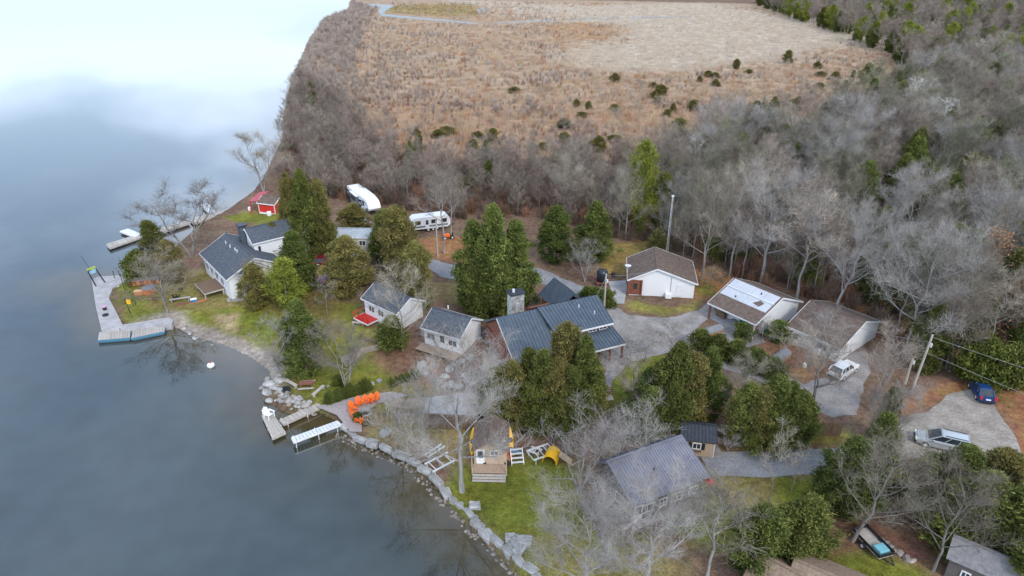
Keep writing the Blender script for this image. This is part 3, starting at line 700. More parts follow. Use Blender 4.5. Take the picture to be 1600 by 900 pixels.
d = MB(); d.cyl((-5.1, -1.5, 2.4), .04, 1.1, 6); d.lathe([(.02, 0), (.35, .1), (.5, .28)], (-5.1, -1.5, 3.4), 14); d.build('satellite_dish', ALU, wh)
vents(wh, [(-1.3, -1.2, 3.9)])

# --- garage with bare metal roof
ga, z = root_at('garage', 'white garage with a silver sheet metal roof patched with brown shingles', 'garage', 34.2, 85.0, -53)
TH = math.radians(-53)
gable(ga, 7.9, 11.0, 4.6 - z, 6.9 - z, SIDING, SHINGLE_BROWN, over=.5, gover=.35, front=-3.3)
m = MB(); m.box(-3.5, 3.5, -5.2, -3.35, -.3, .06); m.build('porch_floor', CONCRETE, ga)
for x0, x1, hh, mm in ((-3.3, -1.9, .9, WOODBR), (1.6, 3.2, 1.1, REDBROWN), (-.9, 0, .5, GREYTARP)):
    m = MB(); m.box(x0, x1, -4.1, -3.45, .06, hh); m.build('cabinet', mm, ga, bevel=.03)
ys, zs = -5.5, 4.6 - z; sl_ = (6.9 - 4.6) / 5.5
for k in range(4):                                   # four silver sheets laid over the upper slope
    for j, (ya, yb) in enumerate(((-3.3, -1.7), (-1.66, -.15))):
        q = MB(); xa, xb = -3.7 + k * 1.85, -3.7 + k * 1.85 + 1.82
        zf = lambda y: 6.9 - z + y * sl_ + .06
        q.slab([(xa, ya, zf(ya)), (xb, ya, zf(ya)), (xb, yb, zf(yb)), (xa, yb, zf(yb))], .05); q.build('roof_sheet', METAL_SILVER, ga)
q = MB(); q.beam((-3.75, -1.68, 6.9 - z - 1.68 * sl_ + .1), (3.75, -1.68, 6.9 - z - 1.68 * sl_ + .1), .3, .06); q.build('batten', ALU, ga)
zf = lambda y: 6.9 - z + y * sl_ + .085
q = MB(); q.slab([(1.2, -2.7, zf(-2.7)), (2.3, -2.9, zf(-2.9)), (2.6, -2.1, zf(-2.1)), (1.9, -1.9, zf(-1.9))], .02); q.build('shingle_patch', SHINGLE_BROWN, ga)
vents(ga, [(1.2, -.9, zf(-.9) - .3), (-1.4, -2.9, zf(-2.9) - .3)])
for x in (-3.6, 3.6):
    d = MB(); d.box(x - .09, x + .09, -5.35, -5.17, -.6, 4.5 - z); d.build('porch_post', REDBROWN if x < 0 else WHITE, ga)
window(ga, (-1.8, -3.3, 1.5), (1, 0, 0), (0, -1, 0), 1.2, .9); door(ga, (.6, -3.3, 0.06), (1, 0, 0), (0, -1, 0), 1.0, 2.0, GREENPL, False)
# --- third outbuilding
ob, z = root_at('outbuilding', 'low outbuilding with a plain brown roof behind the white parked car', 'outbuilding', 42.8, 79.0, -51)
gable(ob, 7.6, 11.0, 4.5 - z, 6.5 - z, SIDING, SHINGLE_BROWN, over=.45)
for x in (-2.0, 1.2): window(ob, (x, -5.05, 1.2), (1, 0, 0), (0, -1, 0), 1.3, .9)
d = MB(); d.box(2.4, 3.2, -5.12, -5.06, 0, 2.0); d.build('door', WHITE, ob)
# --- tan shed
sh, z = root_at('shed', 'tan shed with a dark metal roof and one shuttered window above the driveway', 'shed', 19.3, 56.9, -11)
gable(sh, 3.6, 3.5, 2.0, 3.0, TANSIDING, DARKMETAL, over=.25, gover=.15, seam=.35, trim=None)
window(sh, (-.1, -1.5, 1.25), (1, 0, 0), (0, -1, 0), .8, .7, shutter=BLACK)
d = MB(); d.box(-.6, .4, -1.72, -1.52, .62, .82); d.build('flower_box', WOODBR, sh)
d = MB(); d.box(1.62, 1.7, -1.52, -1.4, 0, 1.9); d.build('corner_board', WHITE, sh)
# --- lavender roofed house in the foreground
lh, z = root_at('lake_cabin', 'dark house with a pale lavender ribbed metal roof beside the driveway', 'house', 13.4, 51.0, 26)
gable(lh, 8.8, 6.6, 4.2 - z, 5.9 - z, DARKWALL, METAL_LAV, over=.5, gover=.4, seam=.3, trim=None, ridge_shift=1.2)
for x, wd in ((-2.4, 1.3), (-.6, .8), (1.0, 1.2), (2.9, 1.0)): window(lh, (x, -2.8, 1.35), (1, 0, 0), (0, -1, 0), wd, .9)
door(lh, (-3.4, -2.8, .1), (1, 0, 0), (0, -1, 0), .95, 2.0, PLWHITE)
window(lh, (-4.0, -.8, 1.3), (0, 1, 0), (-1, 0, 0), 1.4, 1.1)
d = MB()
for k in range(16): d.box(-6.9, -4.05, -3.2 + k * .3, -3.2 + k * .3 + .285, .3, .38)
d.build('deck', DECKWOOD, lh)
d = MB()
for k in range(7): d.beam((-6.85, -3.2 + k * .78, -.4), (-6.85, -3.2 + k * .78, 1.2), .09)
d.beam((-6.85, -3.2, 1.2), (-6.85, 1.5, 1.2), .1); d.beam((-6.85, -3.2, .75), (-6.85, 1.5, .75), .06)
d.build('railing', WOODBR, lh)
d = MB(); d.box(-4.4, 4.2, -3.6, -2.82, .05, .2); d.build('walkway', DOCKWOOD, lh)
vents(lh, [(-.6, -1.1, 5.0 - z)])
# --- bunkie with kayaks
cb, z = root_at('bunkie', 'little tan cabin with a brown roof and broad front steps on the lawn', 'cabin', -2.2, 57.3, -2)
gable(cb, 4.6, 3.7, 2.35, 3.5, TANSIDING, SHINGLE_BROWN, ax=1, over=.2, gover=.4, trim=WOODBR)
door(cb, (-1.0, -1.9, .35), (1, 0, 0), (0, -1, 0), .85, 1.8, PLWHITE)
window(cb, (.45, -1.9, 1.75), (1, 0, 0), (0, -1, 0), .8, .55)
d = MB()
for k in range(7): d.box(-1.75, 1.75, -1.95 - (k + 1) * .19, -1.95 - k * .19 - .01, .25, .33)
d.build('porch_floor', DECKWOOD, cb)
for k in range(3):
    d = MB(); d.box(-1.7, 1.7, -3.3 - (k + 1) * .3, -3.3 - k * .3 - .02, .13 - k * .1, .19 - k * .1); d.build('step', DOCKWOOD, cb)
for x in (-1.75, 1.75):
    d = MB(); d.beam((x, -3.25, 0), (x, -3.25, 2.4), .1); d.build('porch_post', TANSIDING, cb)
# --- red boathouse
p = G(418, 332)
rs = thing('boathouse', 'small red boathouse with white trim on the lakeshore', 'boathouse', p, -18)
gable(rs, 4.2, 4.6, 2.3, 3.3, REDPAINT, SHINGLE_BROWN, x0=.7, y0=1.2, over=.25, gover=.2, trim=WHITE)
d = MB(); d.slab([(-3.6, -.6, 2.2), (-1.3, -.8, 2.6), (-1.3, 3.2, 3.4), (-3.6, 3.2, 3.0)], .08); d.build('awning_roof', REDROOF, rs)
for x in (-3.4, -1.6):
    d = MB(); d.box(x - .08, x + .08, -.6, -.44, -.4, 2.3); d.build('awning_post', REDPAINT, rs)
d = MB(); d.box(-1.2, 2.6, -.98, -.9, 0, .35); d.build('skirting', WHITE, rs)
d = MB(); d.box(-1.22, -1.12, -.99, -.86, 0, 2.3); d.box(2.52, 2.62, -.99, -.86, 0, 2.3); d.build('corner_board', WHITE, rs)
window(rs, (2.61, .9, 1.4), (0, 1, 0), (1, 0, 0), .9, .8)
# --- mobile home
mh, z = root_at('mobile_home', 'long beige mobile home with a pale blue-grey roof among the cedars', 'mobile home', -26.0, 110.3, -2)
gable(mh, 12.4, 4.4, 2.7, 3.5, BEIGE, mat('pale_blue_roof', (0.30, 0.34, 0.38), (0.40, 0.44, 0.48), 1.5, .7), over=.2, gover=.2)
for x in (-4.6, -2.6, .4, 2.4): window(mh, (x, -2.0, 1.6), (1, 0, 0), (0, -1, 0), 1.1, .9, shutter=BLACK if x < -4 else None)
d = MB(); d.slab([(2.6, -3.9, 2.15), (5.6, -3.9, 2.15), (5.6, -2.02, 2.5), (2.6, -2.02, 2.5)], .07); d.build('awning', PLWHITE, mh)
for x in (2.7, 5.5):
    d = MB(); d.beam((x, -3.8, -.2), (x, -3.8, 2.1), .09); d.build('awning_post', WHITE, mh)
d = MB(); d.box(2.6, 5.6, -3.9, -2.05, .2, .32); d.build('deck', DOCKWOOD, mh)
# --- bottom right sheds
for (px, py, rot, L, W, rm, lab) in ((1208, 902, -40, 4.0, 4.0, SHINGLE_TAN, 'brown-roofed shed at the lawn edge beside the spiky bare shrub'), (1290, 922, -33, 6.0, 5.2, SHINGLE_TAN, 'wider brown-roofed shed next to the green lawn and trailer'),):
    p = G(px, py + 22); s_ = thing('shed', lab, 'shed', p, rot)
    gable(s_, L, W, 2.1, 3.2, TANSIDING, rm, over=.25, trim=WOODBR)
p = G(1528, 905); s_ = thing('shed', 'grey-roofed dark shed among cedars near the stone edging', 'shed', p, -38)
gable(s_, 5.2, 3.6, 2.2, 3.3, DARKWALL, SHINGLE_GREY, over=.25, trim=None)
window(s_, (.6, -1.56, 1.2), (1, 0, 0), (0, -1, 0), .9, .7); window(s_, (-1.0, -1.56, 1.2), (1, 0, 0), (0, -1, 0), .6, .6)

# ------------------------------------------------------------------ vehicles
def car(label, cat, p, rot, L, W, H, paint, prof, glass, name='parked_car', open_bed=None):
    """prof: stations (x, half width factor, z bottom, z top) front to back; glass: (xb0,xb1,xt0,xt1,zbelt,ztop)"""
    t = thing(name, label, cat, p, rot)
    m = MB(); hw = W / 2; ring = []
    for x, k, z0, z1 in prof:
        b = hw * k
        ring.append([(x, -b * .93, z0), (x, -b, z0 + .18), (x, -b, z1 - .16), (x, -b * .90, z1), (x, b * .90, z1), (x, b, z1 - .16), (x, b, z0 + .18), (x, b * .93, z0)])
    vs = [q for r_ in ring for q in r_]; fs = []
    for i in range(len(ring) - 1):
        for k in range(8): fs.append((i * 8 + k, i * 8 + (k + 1) % 8, (i + 1) * 8 + (k + 1) % 8, (i + 1) * 8 + k))
    fs.append(tuple(range(8))); fs.append(tuple(range(len(vs) - 1, len(vs) - 9, -1)))
    m.add(vs, fs); bo = m.build('body', paint, t, bevel=.03)
    xb0, xb1, xt0, xt1, zb, zt = glass; a, b = hw * .89, hw * .74
    g = MB(); g.add([(xb0, -a, zb - .05), (xb1, -a, zb - .05), (xb1, a, zb - .05), (xb0, a, zb - .05), (xt0, -b, zt), (xt1, -b, zt), (xt1, b, zt), (xt0, b, zt)],
                    [(0, 1, 5, 4), (2, 3, 7, 6), (0, 4, 7, 3), (1, 2, 6, 5)]); g.build('glasshouse', GLASS, t)
    r = MB(); r.add([(xt0, -b - .02, zt - .02), (xt1, -b - .02, zt - .02), (xt1, b + .02, zt - .02), (xt0, b + .02, zt - .02), (xt0 - .15, -b * .85, zt + .06), (xt1 + .2, -b * .85, zt + .06), (xt1 + .2, b * .85, zt + .06), (xt0 - .15, b * .85, zt + .06)],
                    [(0, 3, 2, 1), (4, 5, 6, 7), (0, 1, 5, 4), (2, 3, 7, 6), (0, 4, 7, 3), (1, 2, 6, 5)]); r.build('roof', paint, t, bevel=.02)
    for sy in (-1, 1):
        q = MB()
        q.beam((xb0, sy * a, zb), (xt0, sy * b, zt), .09); q.beam((xb1, sy * a, zb), (xt1, sy * b, zt), .12)
        for f_ in (.36, .68): q.beam((xb0 + (xb1 - xb0) * f_, sy * (a + .005), zb), (xt0 + (xt1 - xt0) * f_, sy * (b + .005), zt), .07)
        q.build('pillars', paint, t)
        if cat == 'minivan':
            q = MB(); q.beam((xt0 - .3, sy * b * .9, zt + .12), (xt1 + .2, sy * b * .9, zt + .12), .05); q.build('roof_rail', DARKMETAL, t)
        mi = MB(); mi.obox((xb0 - .45 if xb0 > 0 else xb0 + .2, sy * (hw + .08), zb + .06), .08, .1, .08); mi.build('mirror', paint, t, bevel=.02)
    x0, x1 = prof[0][0], prof[-1][0]
    for sy in (-1, 1):
        q = MB(); q.obox((x0 - .06, sy * hw * .66, .72), .1, .2, .09); q.build('headlight', CLEARLAMP, t)
        q = MB(); q.obox((x1 + .03, sy * hw * .82, .95), .06, .1, .2); q.build('tail_light', REDLAMP, t)
        for wx in (L * .31, -L * .29):
            w_ = MB(); w_.tube([(wx, sy * (hw - .2), .34), (wx, sy * (hw + .015), .34)], .34, 16); wo = w_.build('wheel', TYRE, t)
            w_ = MB(); w_.tube([(wx, sy * (hw), .34), (wx, sy * (hw + .03), .34)], .2, 12); w_.build('rim', ALU, wo)
    q = MB(); q.obox((x1 - .02, 0, .45), .06, hw * .8, .1); q.build('bumper', BLACK, t, bevel=.02)
    q = MB(); q.obox((x0 + .01, 0, .42), .06, hw * .75, .1); q.build('bumper', BLACK, t, bevel=.02)
    q = MB(); q.obox((x1 - .03, 0, .8), .03, .26, .07); q.build('licence_plate', PLWHITE, t)
    return t
p = G(1470, 697)
a_, b2 = G(1440, 688), G(1500, 702)
van_rot = math.degrees(math.atan2(a_.y - b2.y, a_.x - b2.x))
car('silver minivan parked on the gravel lot', 'minivan', p, van_rot, 5.1, 1.95, 1.75, SILVERCAR,
    [(2.52, .72, .35, .74), (2.35, .9, .25, .86), (1.5, 1, .22, 1.0), (1.1, 1, .22, 1.08), (-2.2, 1, .22, 1.08), (-2.5, .94, .3, 1.05)],
    (1.45, -2.46, .35, -2.25, 1.05, 1.68))
p = G(1316, 584); a_, b2 = G(1330, 572), G(1303, 590)
car('white car parked on the lane beside the outbuilding', 'car', p, math.degrees(math.atan2(a_.y - b2.y, a_.x - b2.x)), 4.6, 1.85, 1.65, WHITECAR,
    [(2.28, .75, .35, .78), (2.1, .92, .26, .9), (1.1, 1, .25, 1.0), (-2.0, 1, .25, 1.02), (-2.28, .9, .32, .98)],
    (1.0, -2.15, .3, -1.6, .98, 1.58))
p = G(1531, 617); a_, b2 = G(1524, 600), G(1531, 612)
car('blue car parked at the edge of the wood by the gravel lot', 'car', p, 75, 4.1, 1.75, 1.5, BLUECAR,
    [(2.18, .75, .35, .72), (2.0, .92, .26, .84), (1.0, 1, .24, .93), (-1.6, 1, .24, .96), (-2.18, .88, .32, .92)],
    (.95, -1.75, .25, -1.1, .92, 1.45))
p = G(505, 412)
car('dark red car beside the mobile home', 'car', p, 84, 4.5, 1.85, 1.6, REDCAR,
    [(2.2, .75, .35, .74), (2.0, .92, .26, .88), (1.0, 1, .24, .97), (-1.7, 1, .24, 1.0), (-2.2, .88, .32, .95)],
    (.9, -1.9, .25, -1.4, .95, 1.5))
def wheels(t, xs, W, r=.36):
    for x in xs:
        for sy in (-1, 1):
            w_ = MB(); w_.tube([(x, sy * (W / 2 - .22), r), (x, sy * (W / 2 + .02), r)], r, 14); wo = w_.build('wheel', TYRE, t)
            w_ = MB(); w_.tube([(x, sy * W / 2, r), (x, sy * (W / 2 + .035), r)], r * .55, 10); w_.build('rim', ALU, wo)
# fifth wheel
a_, b2 = G(549, 308), G(592, 345)
p = (a_ + b2) / 2; p.z = h1(p.x, p.y)
rot = math.degrees(math.atan2(b2.y - a_.y, b2.x - a_.x))
rv = thing('fifth_wheel_trailer', 'long white fifth wheel trailer with dark swirled sides', 'camper trailer', p, rot)
rv.scale = (1.2, 1, .92)
m = MB(); prof = [(-5.2, .75), (3.0, .75), (3.4, 1.5), (5.0, 1.55), (5.35, 2.1), (5.1, 2.9), (4.5, 3.5), (3.6, 3.72), (-5.2, 3.5)]
n = len(prof); m.add([(x, -1.25, z) for x, z in prof] + [(x, 1.25, z) for x, z in prof], [tuple(range(n)), tuple(range(2 * n - 1, n - 1, -1))] + [(i, i + n, (i + 1) % n + n, (i + 1) % n) for i in range(n)])
m.build('body', PLWHITE, rv, bevel=.08)
for sy in (-1, 1):
    for pl in ([(-5.15, .8), (2.9, .8), (3.3, 1.45), (1.5, 1.75), (-1.5, 1.5), (-5.15, 2.0)], [(-5.15, 2.35), (-2.7, 1.9), (.8, 2.1), (3.6, 2.9), (5.0, 2.6), (3.4, 3.2), (.6, 2.6), (-2.6, 2.4), (-5.15, 3.0)], [(3.6, 1.6), (5.0, 1.65), (5.25, 2.1), (4.4, 2.1)]):
        m = MB(); k = len(pl); m.add([(x, sy * 1.262, z) for x, z in pl] + [(x, sy * 1.24, z) for x, z in pl], [tuple(range(k)), tuple(range(2 * k - 1, k - 1, -1))] + [(i, i + k, (i + 1) % k + k, (i + 1) % k) for i in range(k)])
        m.build('side_stripe', BLACK if pl[0][1] < 1 else mat('dark_blue_grey', (.05, .065, .09), (.07, .085, .11), 1, .4), rv)
m = MB(); m.slab([(-5.2, -1.22, 3.54), (3.6, -1.22, 3.76), (3.6, 1.22, 3.76), (-5.2, 1.22, 3.54)], .04); m.build('roof', PLWHITE, rv)
m = MB(); m.slab([(3.62, -1.2, 3.76), (4.55, -1.2, 3.54), (4.55, 1.2, 3.54), (3.62, 1.2, 3.76)], .04); m.slab([(4.57, -1.2, 3.53), (5.15, -1.2, 2.93), (5.15, 1.2, 2.93), (4.57, 1.2, 3.53)], .04); m.build('nose_cap', PLWHITE, rv)
m = MB(); m.box(-2.6, .6, -1.75, -1.27, .95, 3.2); m.build('slide_out', mat('slide_grey', (.10, .11, .13), (.16, .17, .19), 1, .4), rv, bevel=.04)
m = MB(); m.box(-2.65, .65, -1.8, -1.26, 3.2, 3.27); m.build('slide_roof', PLWHITE, rv)
m = MB(); m.tube([(-2.8, 1.45, 3.45), (2.4, 1.45, 3.55)], .1, 8); m.build('rolled_awning', PLWHITE, rv)
for x in (-3.6, 1.6, 2.8): window(rv, (x, -1.25, 2.4), (1, 0, 0), (0, -1, 0), .8, .6, fm=BLACK, bars=0)
window(rv, (-1.0, -1.75, 2.4), (1, 0, 0), (0, -1, 0), 1.6, .7, fm=BLACK, bars=1)
door(rv, (2.2, -1.26, .85), (1, 0, 0), (0, -1, 0), .7, 1.8, PLWHITE, True)
for x in (-3.5, -.8, 1.6):
    m = MB(); m.box(x, x + .9, -.35, .35, 3.6 + x * .02, 3.85 + x * .02); m.build('roof_unit', PLWHITE, rv, bevel=.06)
wheels(rv, (-1.6, -.7), 2.4); m = MB()
for sy in (-.8, .8): m.beam((2.9, sy, 0), (2.9, sy, .8), .1)
m.build('landing_leg', DARKMETAL, rv)
# propane bottle pair stored by the nose
p = G(594, 344); pr_ = thing('propane_tank', 'white propane tank in front of the fifth wheel trailer', 'gas tank', p, 20)
m = MB(); m.lathe([(.2, 0), (.36, .1), (.38, .9), (.28, 1.15), (.1, 1.25)], n=14); m.build('tank', PLWHITE, pr_, True); m = MB(); m.lathe([(.14, 1.25), (.16, 1.45)], n=10); m.build('collar', ALU, pr_)
# travel trailer
a_, b2 = G(643, 362), G(700, 355)
p = (a_ + b2) / 2; p.z = h1(p.x, p.y)
rot = math.degrees(math.atan2(b2.y - a_.y, b2.x - a_.x))
tt = thing('travel_trailer', 'white travel trailer with rounded ends parked under bare trees', 'camper trailer', p, rot)
m = MB(); prof = [(-3.4, .6), (3.2, .6), (3.7, 1.0), (3.7, 2.1), (3.2, 2.75), (2.6, 2.9), (-3.0, 2.9), (-3.5, 2.5), (-3.6, 1.2)]
n = len(prof); m.add([(x, -1.2, z) for x, z in prof] + [(x, 1.2, z) for x, z in prof], [tuple(range(n)), tuple(range(2 * n - 1, n - 1, -1))] + [(i, i + n, (i + 1) % n + n, (i + 1) % n) for i in range(n)])
m.build('body', PLWHITE, tt, bevel=.08)
m = MB(); m.box(-3.3, 3.2, -1.235, -1.2, .95, 1.3); m.build('stripe', GREYTARP, tt)
for x in (-2.4, .6, 2.5): window(tt, (x, -1.2, 1.95), (1, 0, 0), (0, -1, 0), .9, .6, fm=BLACK, bars=0)
door(tt, (-.7, -1.21, .65), (1, 0, 0), (0, -1, 0), .7, 1.8, WHITE)
m = MB(); m.box(-.5, .4, -.35, .35, 2.9, 3.15); m.build('roof_unit', PLWHITE, tt, bevel=.06)
m = MB(); m.beam((3.6, .6, .5), (4.7, 0, .5), .1); m.beam((3.6, -.6, .5), (4.7, 0, .5), .1); m.build('hitch', DARKMETAL, tt)
wheels(tt, (-.5, .4), 2.2)
# utility trailer bottom right
a_, b2 = G(1345, 838), G(1378, 872)
p = (a_ + b2) / 2; p.z = h1(p.x, p.y); rot = math.degrees(math.atan2(b2.y - a_.y, b2.x - a_.x))
ut = thing('utility_trailer', 'black utility trailer carrying a pale blue box beside the boulders', 'trailer', p, rot)
m = MB(); m.box(-1.6, 1.6, -.75, .75, .45, .52)
m.build('bed', DOCKWOOD, ut)
m = MB()
for sy in (-.78, .78): m.beam((-1.62, sy, .75), (1.62, sy, .75), .06, .3)
m.beam((-1.62, -.78, .75), (-1.62, .78, .75), .06, .3); m.beam((1.62, -.78, .75), (1.62, .78, .75), .06, .3); m.build('side_rail', BLACK, ut)
m = MB(); m.beam((1.6, .4, .45), (2.5, 0, .45), .08); m.beam((1.6, -.4, .45), (2.5, 0, .45), .08); m.build('drawbar', DARKMETAL, ut)
wheels(ut, (-.1,), 1.9, .3)
tag(put('storage_box', MB().box(.5, 1.4, -.5, .5, .53, .95).mesh('storage_box', mat('pale_teal', (.16, .42, .48), (.2, .48, .54), 2, .4)), None, p, (0, 0, R(rot)), bevel=.06), 'pale teal plastic box lying on the black trailer', 'box')

# ------------------------------------------------------------------ waterside
def px_poly(pts, z): return [at(*q, z) for q in pts]
pier = thing('pier', 'pale concrete pier wall around the grassy point', 'pier', (0, 0, 0))
m = MB(); m.prism(px_poly([(143, 437), (152, 432), (190, 430), (200, 436), (176, 450), (170, 465), (192, 508), (186, 514), (158, 514), (150, 480)], .95), -1.5, .95); m.build('deck_slab', CONCRETE, pier)
m = MB(); m.prism(px_poly([(187, 513), (193, 507), (262, 496), (271, 499), (268, 506), (192, 514)], .93), -1.5, .93); m.build('walkway_slab', CONCRETE, pier)
def dock(label, quad, z, th=.18, m=DOCKWOOD, side=None, n=10, posts=None, name='dock', along=0, float_m=None):
    q = [Vector((*at(*c, z), z)) for c in quad]           # a,b,c,d : a-b long side, d-c opposite
    t = thing(name, label, 'dock', (*q[0][:2], 0)); o = q[0].copy(); o.z = 0; q = [v - o for v in q]
    for k in range(n):                                   # deck boards grouped in sections with open joints
        a = q[0].lerp(q[1], k / n + .004); b = q[0].lerp(q[1], (k + 1) / n - .004); c = q[3].lerp(q[2], (k + 1) / n - .004); d_ = q[3].lerp(q[2], k / n + .004)
        s_ = MB(); s_.slab([a, b, c, d_], .06); s_.build('plank', m, t)
    f_ = MB(); dz = V(0, 0, -.06 - th / 2)
    for i in range(4): f_.beam(q[i] + dz, q[(i + 1) % 4] + dz, .09, th)
    f_.build('frame', side or m, t)
    if float_m:
        f_ = MB(); cen = (q[0] + q[1] + q[2] + q[3]) / 4; qq = [cen.lerp(v, .93) for v in q]
        f_.prism([(v.x, v.y) for v in qq], -.25, z - .06 - th * .4); f_.build('float', float_m, t)
    if posts:
        f_ = MB()
        for (i, j, s2) in posts:
            v = q[i].lerp(q[j], s2); f_.tube([(v.x, v.y, -1.4), (v.x, v.y, z + .1)], .05, 8)
        f_.build('post', ALU, t)
    return t
dock('grey floating dock on blue floats, outer one off the concrete point', [(155, 519), (204, 514), (203, 527), (153, 531)], .55, .3, DOCKWOOD, BLUEFLOAT, 12, float_m=BLUEFLOAT)
dock('grey floating dock on blue floats, inner one nearest the beach', [(208, 513), (259, 505), (257, 517), (205, 528)], .55, .3, DOCKWOOD, BLUEFLOAT, 12, float_m=BLUEFLOAT)
dock('long wooden dock leading from the patio to the end platform', [(436, 656), (497, 629), (504, 635), (443, 663)], .6, .2, DOCKWOOD, None, 10, [(0, 1, .05), (3, 2, .1), (3, 2, .6)])
dock('wooden dock platform with a white chair at the end of the long dock', [(409, 648), (424, 643), (446, 675), (426, 684)], .62, .25, DOCKWOOD, None, 9, [(3, 0, .5), (2, 1, .3), (3, 0, .1)])
dock('pale aluminium dock standing on posts beside the paver patio', [(455, 683), (527, 657), (534, 663), (459, 691)], .85, .14, ALU, ALU, 14, [(0, 1, .04), (3, 2, .04), (3, 2, .5), (3, 2, .9), (0, 1, .5)])
dock('pale floating dock far out beyond the bare shore tree', [(166, 381), (221, 364), (229, 367), (171, 387)], .6, .3, DOCKWOOD, None, 8, float_m=BLACK)
dock('short white platform crossing the far floating dock', [(187, 361), (200, 357), (222, 366), (210, 370)], .64, .25, ALU, None, 4, float_m=BLACK)
dock('grey dock behind the bare shore tree, nearest the point', [(228, 364), (290, 344), (296, 348), (234, 369)], .6, .3, DOCKWOOD, None, 8, float_m=BLACK)
dock('grey dock reaching the shore below the red boathouse', [(296, 343), (345, 328), (352, 334), (302, 349)], .6, .3, DOCKWOOD, None, 7, float_m=BLACK)
dock('white dock finger sticking out from the grey dock', [(314, 320), (324, 317), (336, 330), (326, 333)], .6, .25, ALU, None, 4, float_m=BLACK)
# white chair on the platform
p = Vector((*at(421, 652, .62), .62))
def lawn_chair(name, label, p, rot, m, s=1.0, group=None, cat='chair'):
    t = thing(name, label, cat, p, rot, group)
    q = MB(); q.slab([(-.28 * s, -.3 * s, .40 * s), (.28 * s, -.3 * s, .40 * s), (.26 * s, .25 * s, .28 * s), (-.26 * s, .25 * s, .28 * s)], .04); q.build('seat', m, t)
    q = MB()
    for k in range(5):
        x = (-.24 + .12 * k) * s; hh = (1.0 - .10 * abs(k - 2)) * s
        q.slab([(x - .055 * s, .22 * s, .28 * s), (x + .055 * s, .22 * s, .28 * s), (x + .06 * s, .52 * s, hh), (x - .06 * s, .52 * s, hh)], .03)
    q.build('backrest', m, t)
    for sx in (-1, 1):
        q = MB(); q.box(sx * .36 * s - .07 * s, sx * .36 * s + .07 * s, -.38 * s, .38 * s, .56 * s, .60 * s); q.build('armrest', m, t)
        for y in (-.3, .3):
            q = MB(); q.beam((sx * .33 * s, y * s, 0), (sx * .33 * s, y * s, .56 * s), .06 * s, .08 * s); q.build('leg', m, t)
    return t
lawn_chair('lawn_chair', 'white chair facing the lake on the wooden dock platform', p, 60, PLWHITE, 1.25)
# orange chairs round the fire pit
chairs = [(553, 640), (554, 648), (556, 655), (562, 660), (569, 661), (562, 634), (571, 632), (579, 630), (587, 627)]
cc = G(571, 648)
for i, q in enumerate(chairs):
    p = G(*q, .045); a = math.degrees(math.atan2(cc.y - p.y, cc.x - p.x)) + 90
    if i == 0: och = lawn_chair('lawn_chair', 'orange plastic chair in the arc around the patio fire pit', p, a, ORANGE, 1.1, 'orange chairs around the patio fire pit')
    else: dup(och, p, a)
fp = thing('fire_pit', 'low round stone fire pit inside the arc of orange chairs', 'fire pit', G(571, 648, .04))
m = MB(); m.lathe([(.75, 0), (.75, .35), (.55, .36), (.5, .1)], n=16); m.build('ring', STONE, fp); m = MB(); m.lathe([(.5, .1), (.2, .16)], n=12); m.build('ash', BLACK, fp)
fp = thing('fire_pit', 'dark fire ring on the sandy pad beside the shore boulders', 'fire pit', G(447, 610))
m = MB(); m.lathe([(.55, 0), (.55, .3), (.45, .3), (.42, .06)], n=16); m.build('ring', DARKMETAL, fp); m = MB(); m.lathe([(.42, .06), (.1, .1)], n=10); m.build('ash', BLACK, fp)
pt = thing('picnic_table', 'brown wooden picnic table on the green shore lawn', 'picnic table', G(480, 606), 8)
for k in range(5):
    m = MB(); m.box(-.9, .9, -.4 + k * .165, -.4 + k * .165 + .15, .72, .77); m.build('plank', REDBROWN if k != 2 else WOODBR, pt)
for sy in (-1, 1):
    m = MB(); m.box(-.95, .95, sy * .8 - .15, sy * .8 + .15, .42, .47); m.build('bench_plank', DOCKWOOD, pt)
for x in (-.65, .65):
    m = MB(); m.beam((x, -.75, 0), (x, -.25, .72), .08); m.beam((x, .75, 0), (x, .25, .72), .08); m.beam((x, -.85, .38), (x, .85, .38), .07); m.build('leg_frame', WOODBR, pt)
def bench(label, px, py, rot, L=2.0, mm=DOCKWOOD):
    t = thing('bench', label, 'bench', G(px, py), rot)
    for k in range(2):
        q = MB(); q.box(-L / 2, L / 2, -.22 + k * .23, -.22 + k * .23 + .21, .40, .45); q.build('plank', mm, t)
    for x in (-L * .4, L * .4):
        q = MB(); q.box(x - .06, x + .06, -.18, .18, 0, .40); q.build('leg', mm, t)
    return t
bench('grey wooden bench beside the sandy fire ring', 455, 602, -38, 2.4)
bench('grey wooden bench on the lawn near the dock, right of the picnic table', 498, 614, 68, 2.2)
bench('long pale plank bench by the dark grill on the point', 282, 470, 20, 3.0)
bench('grey bench under the big bare tree on the inner lawn', 580, 535, -30, 2.0, WOODBR)
bench('log bench lying behind the fire area near the red porch', 560, 508, -8, 1.8)
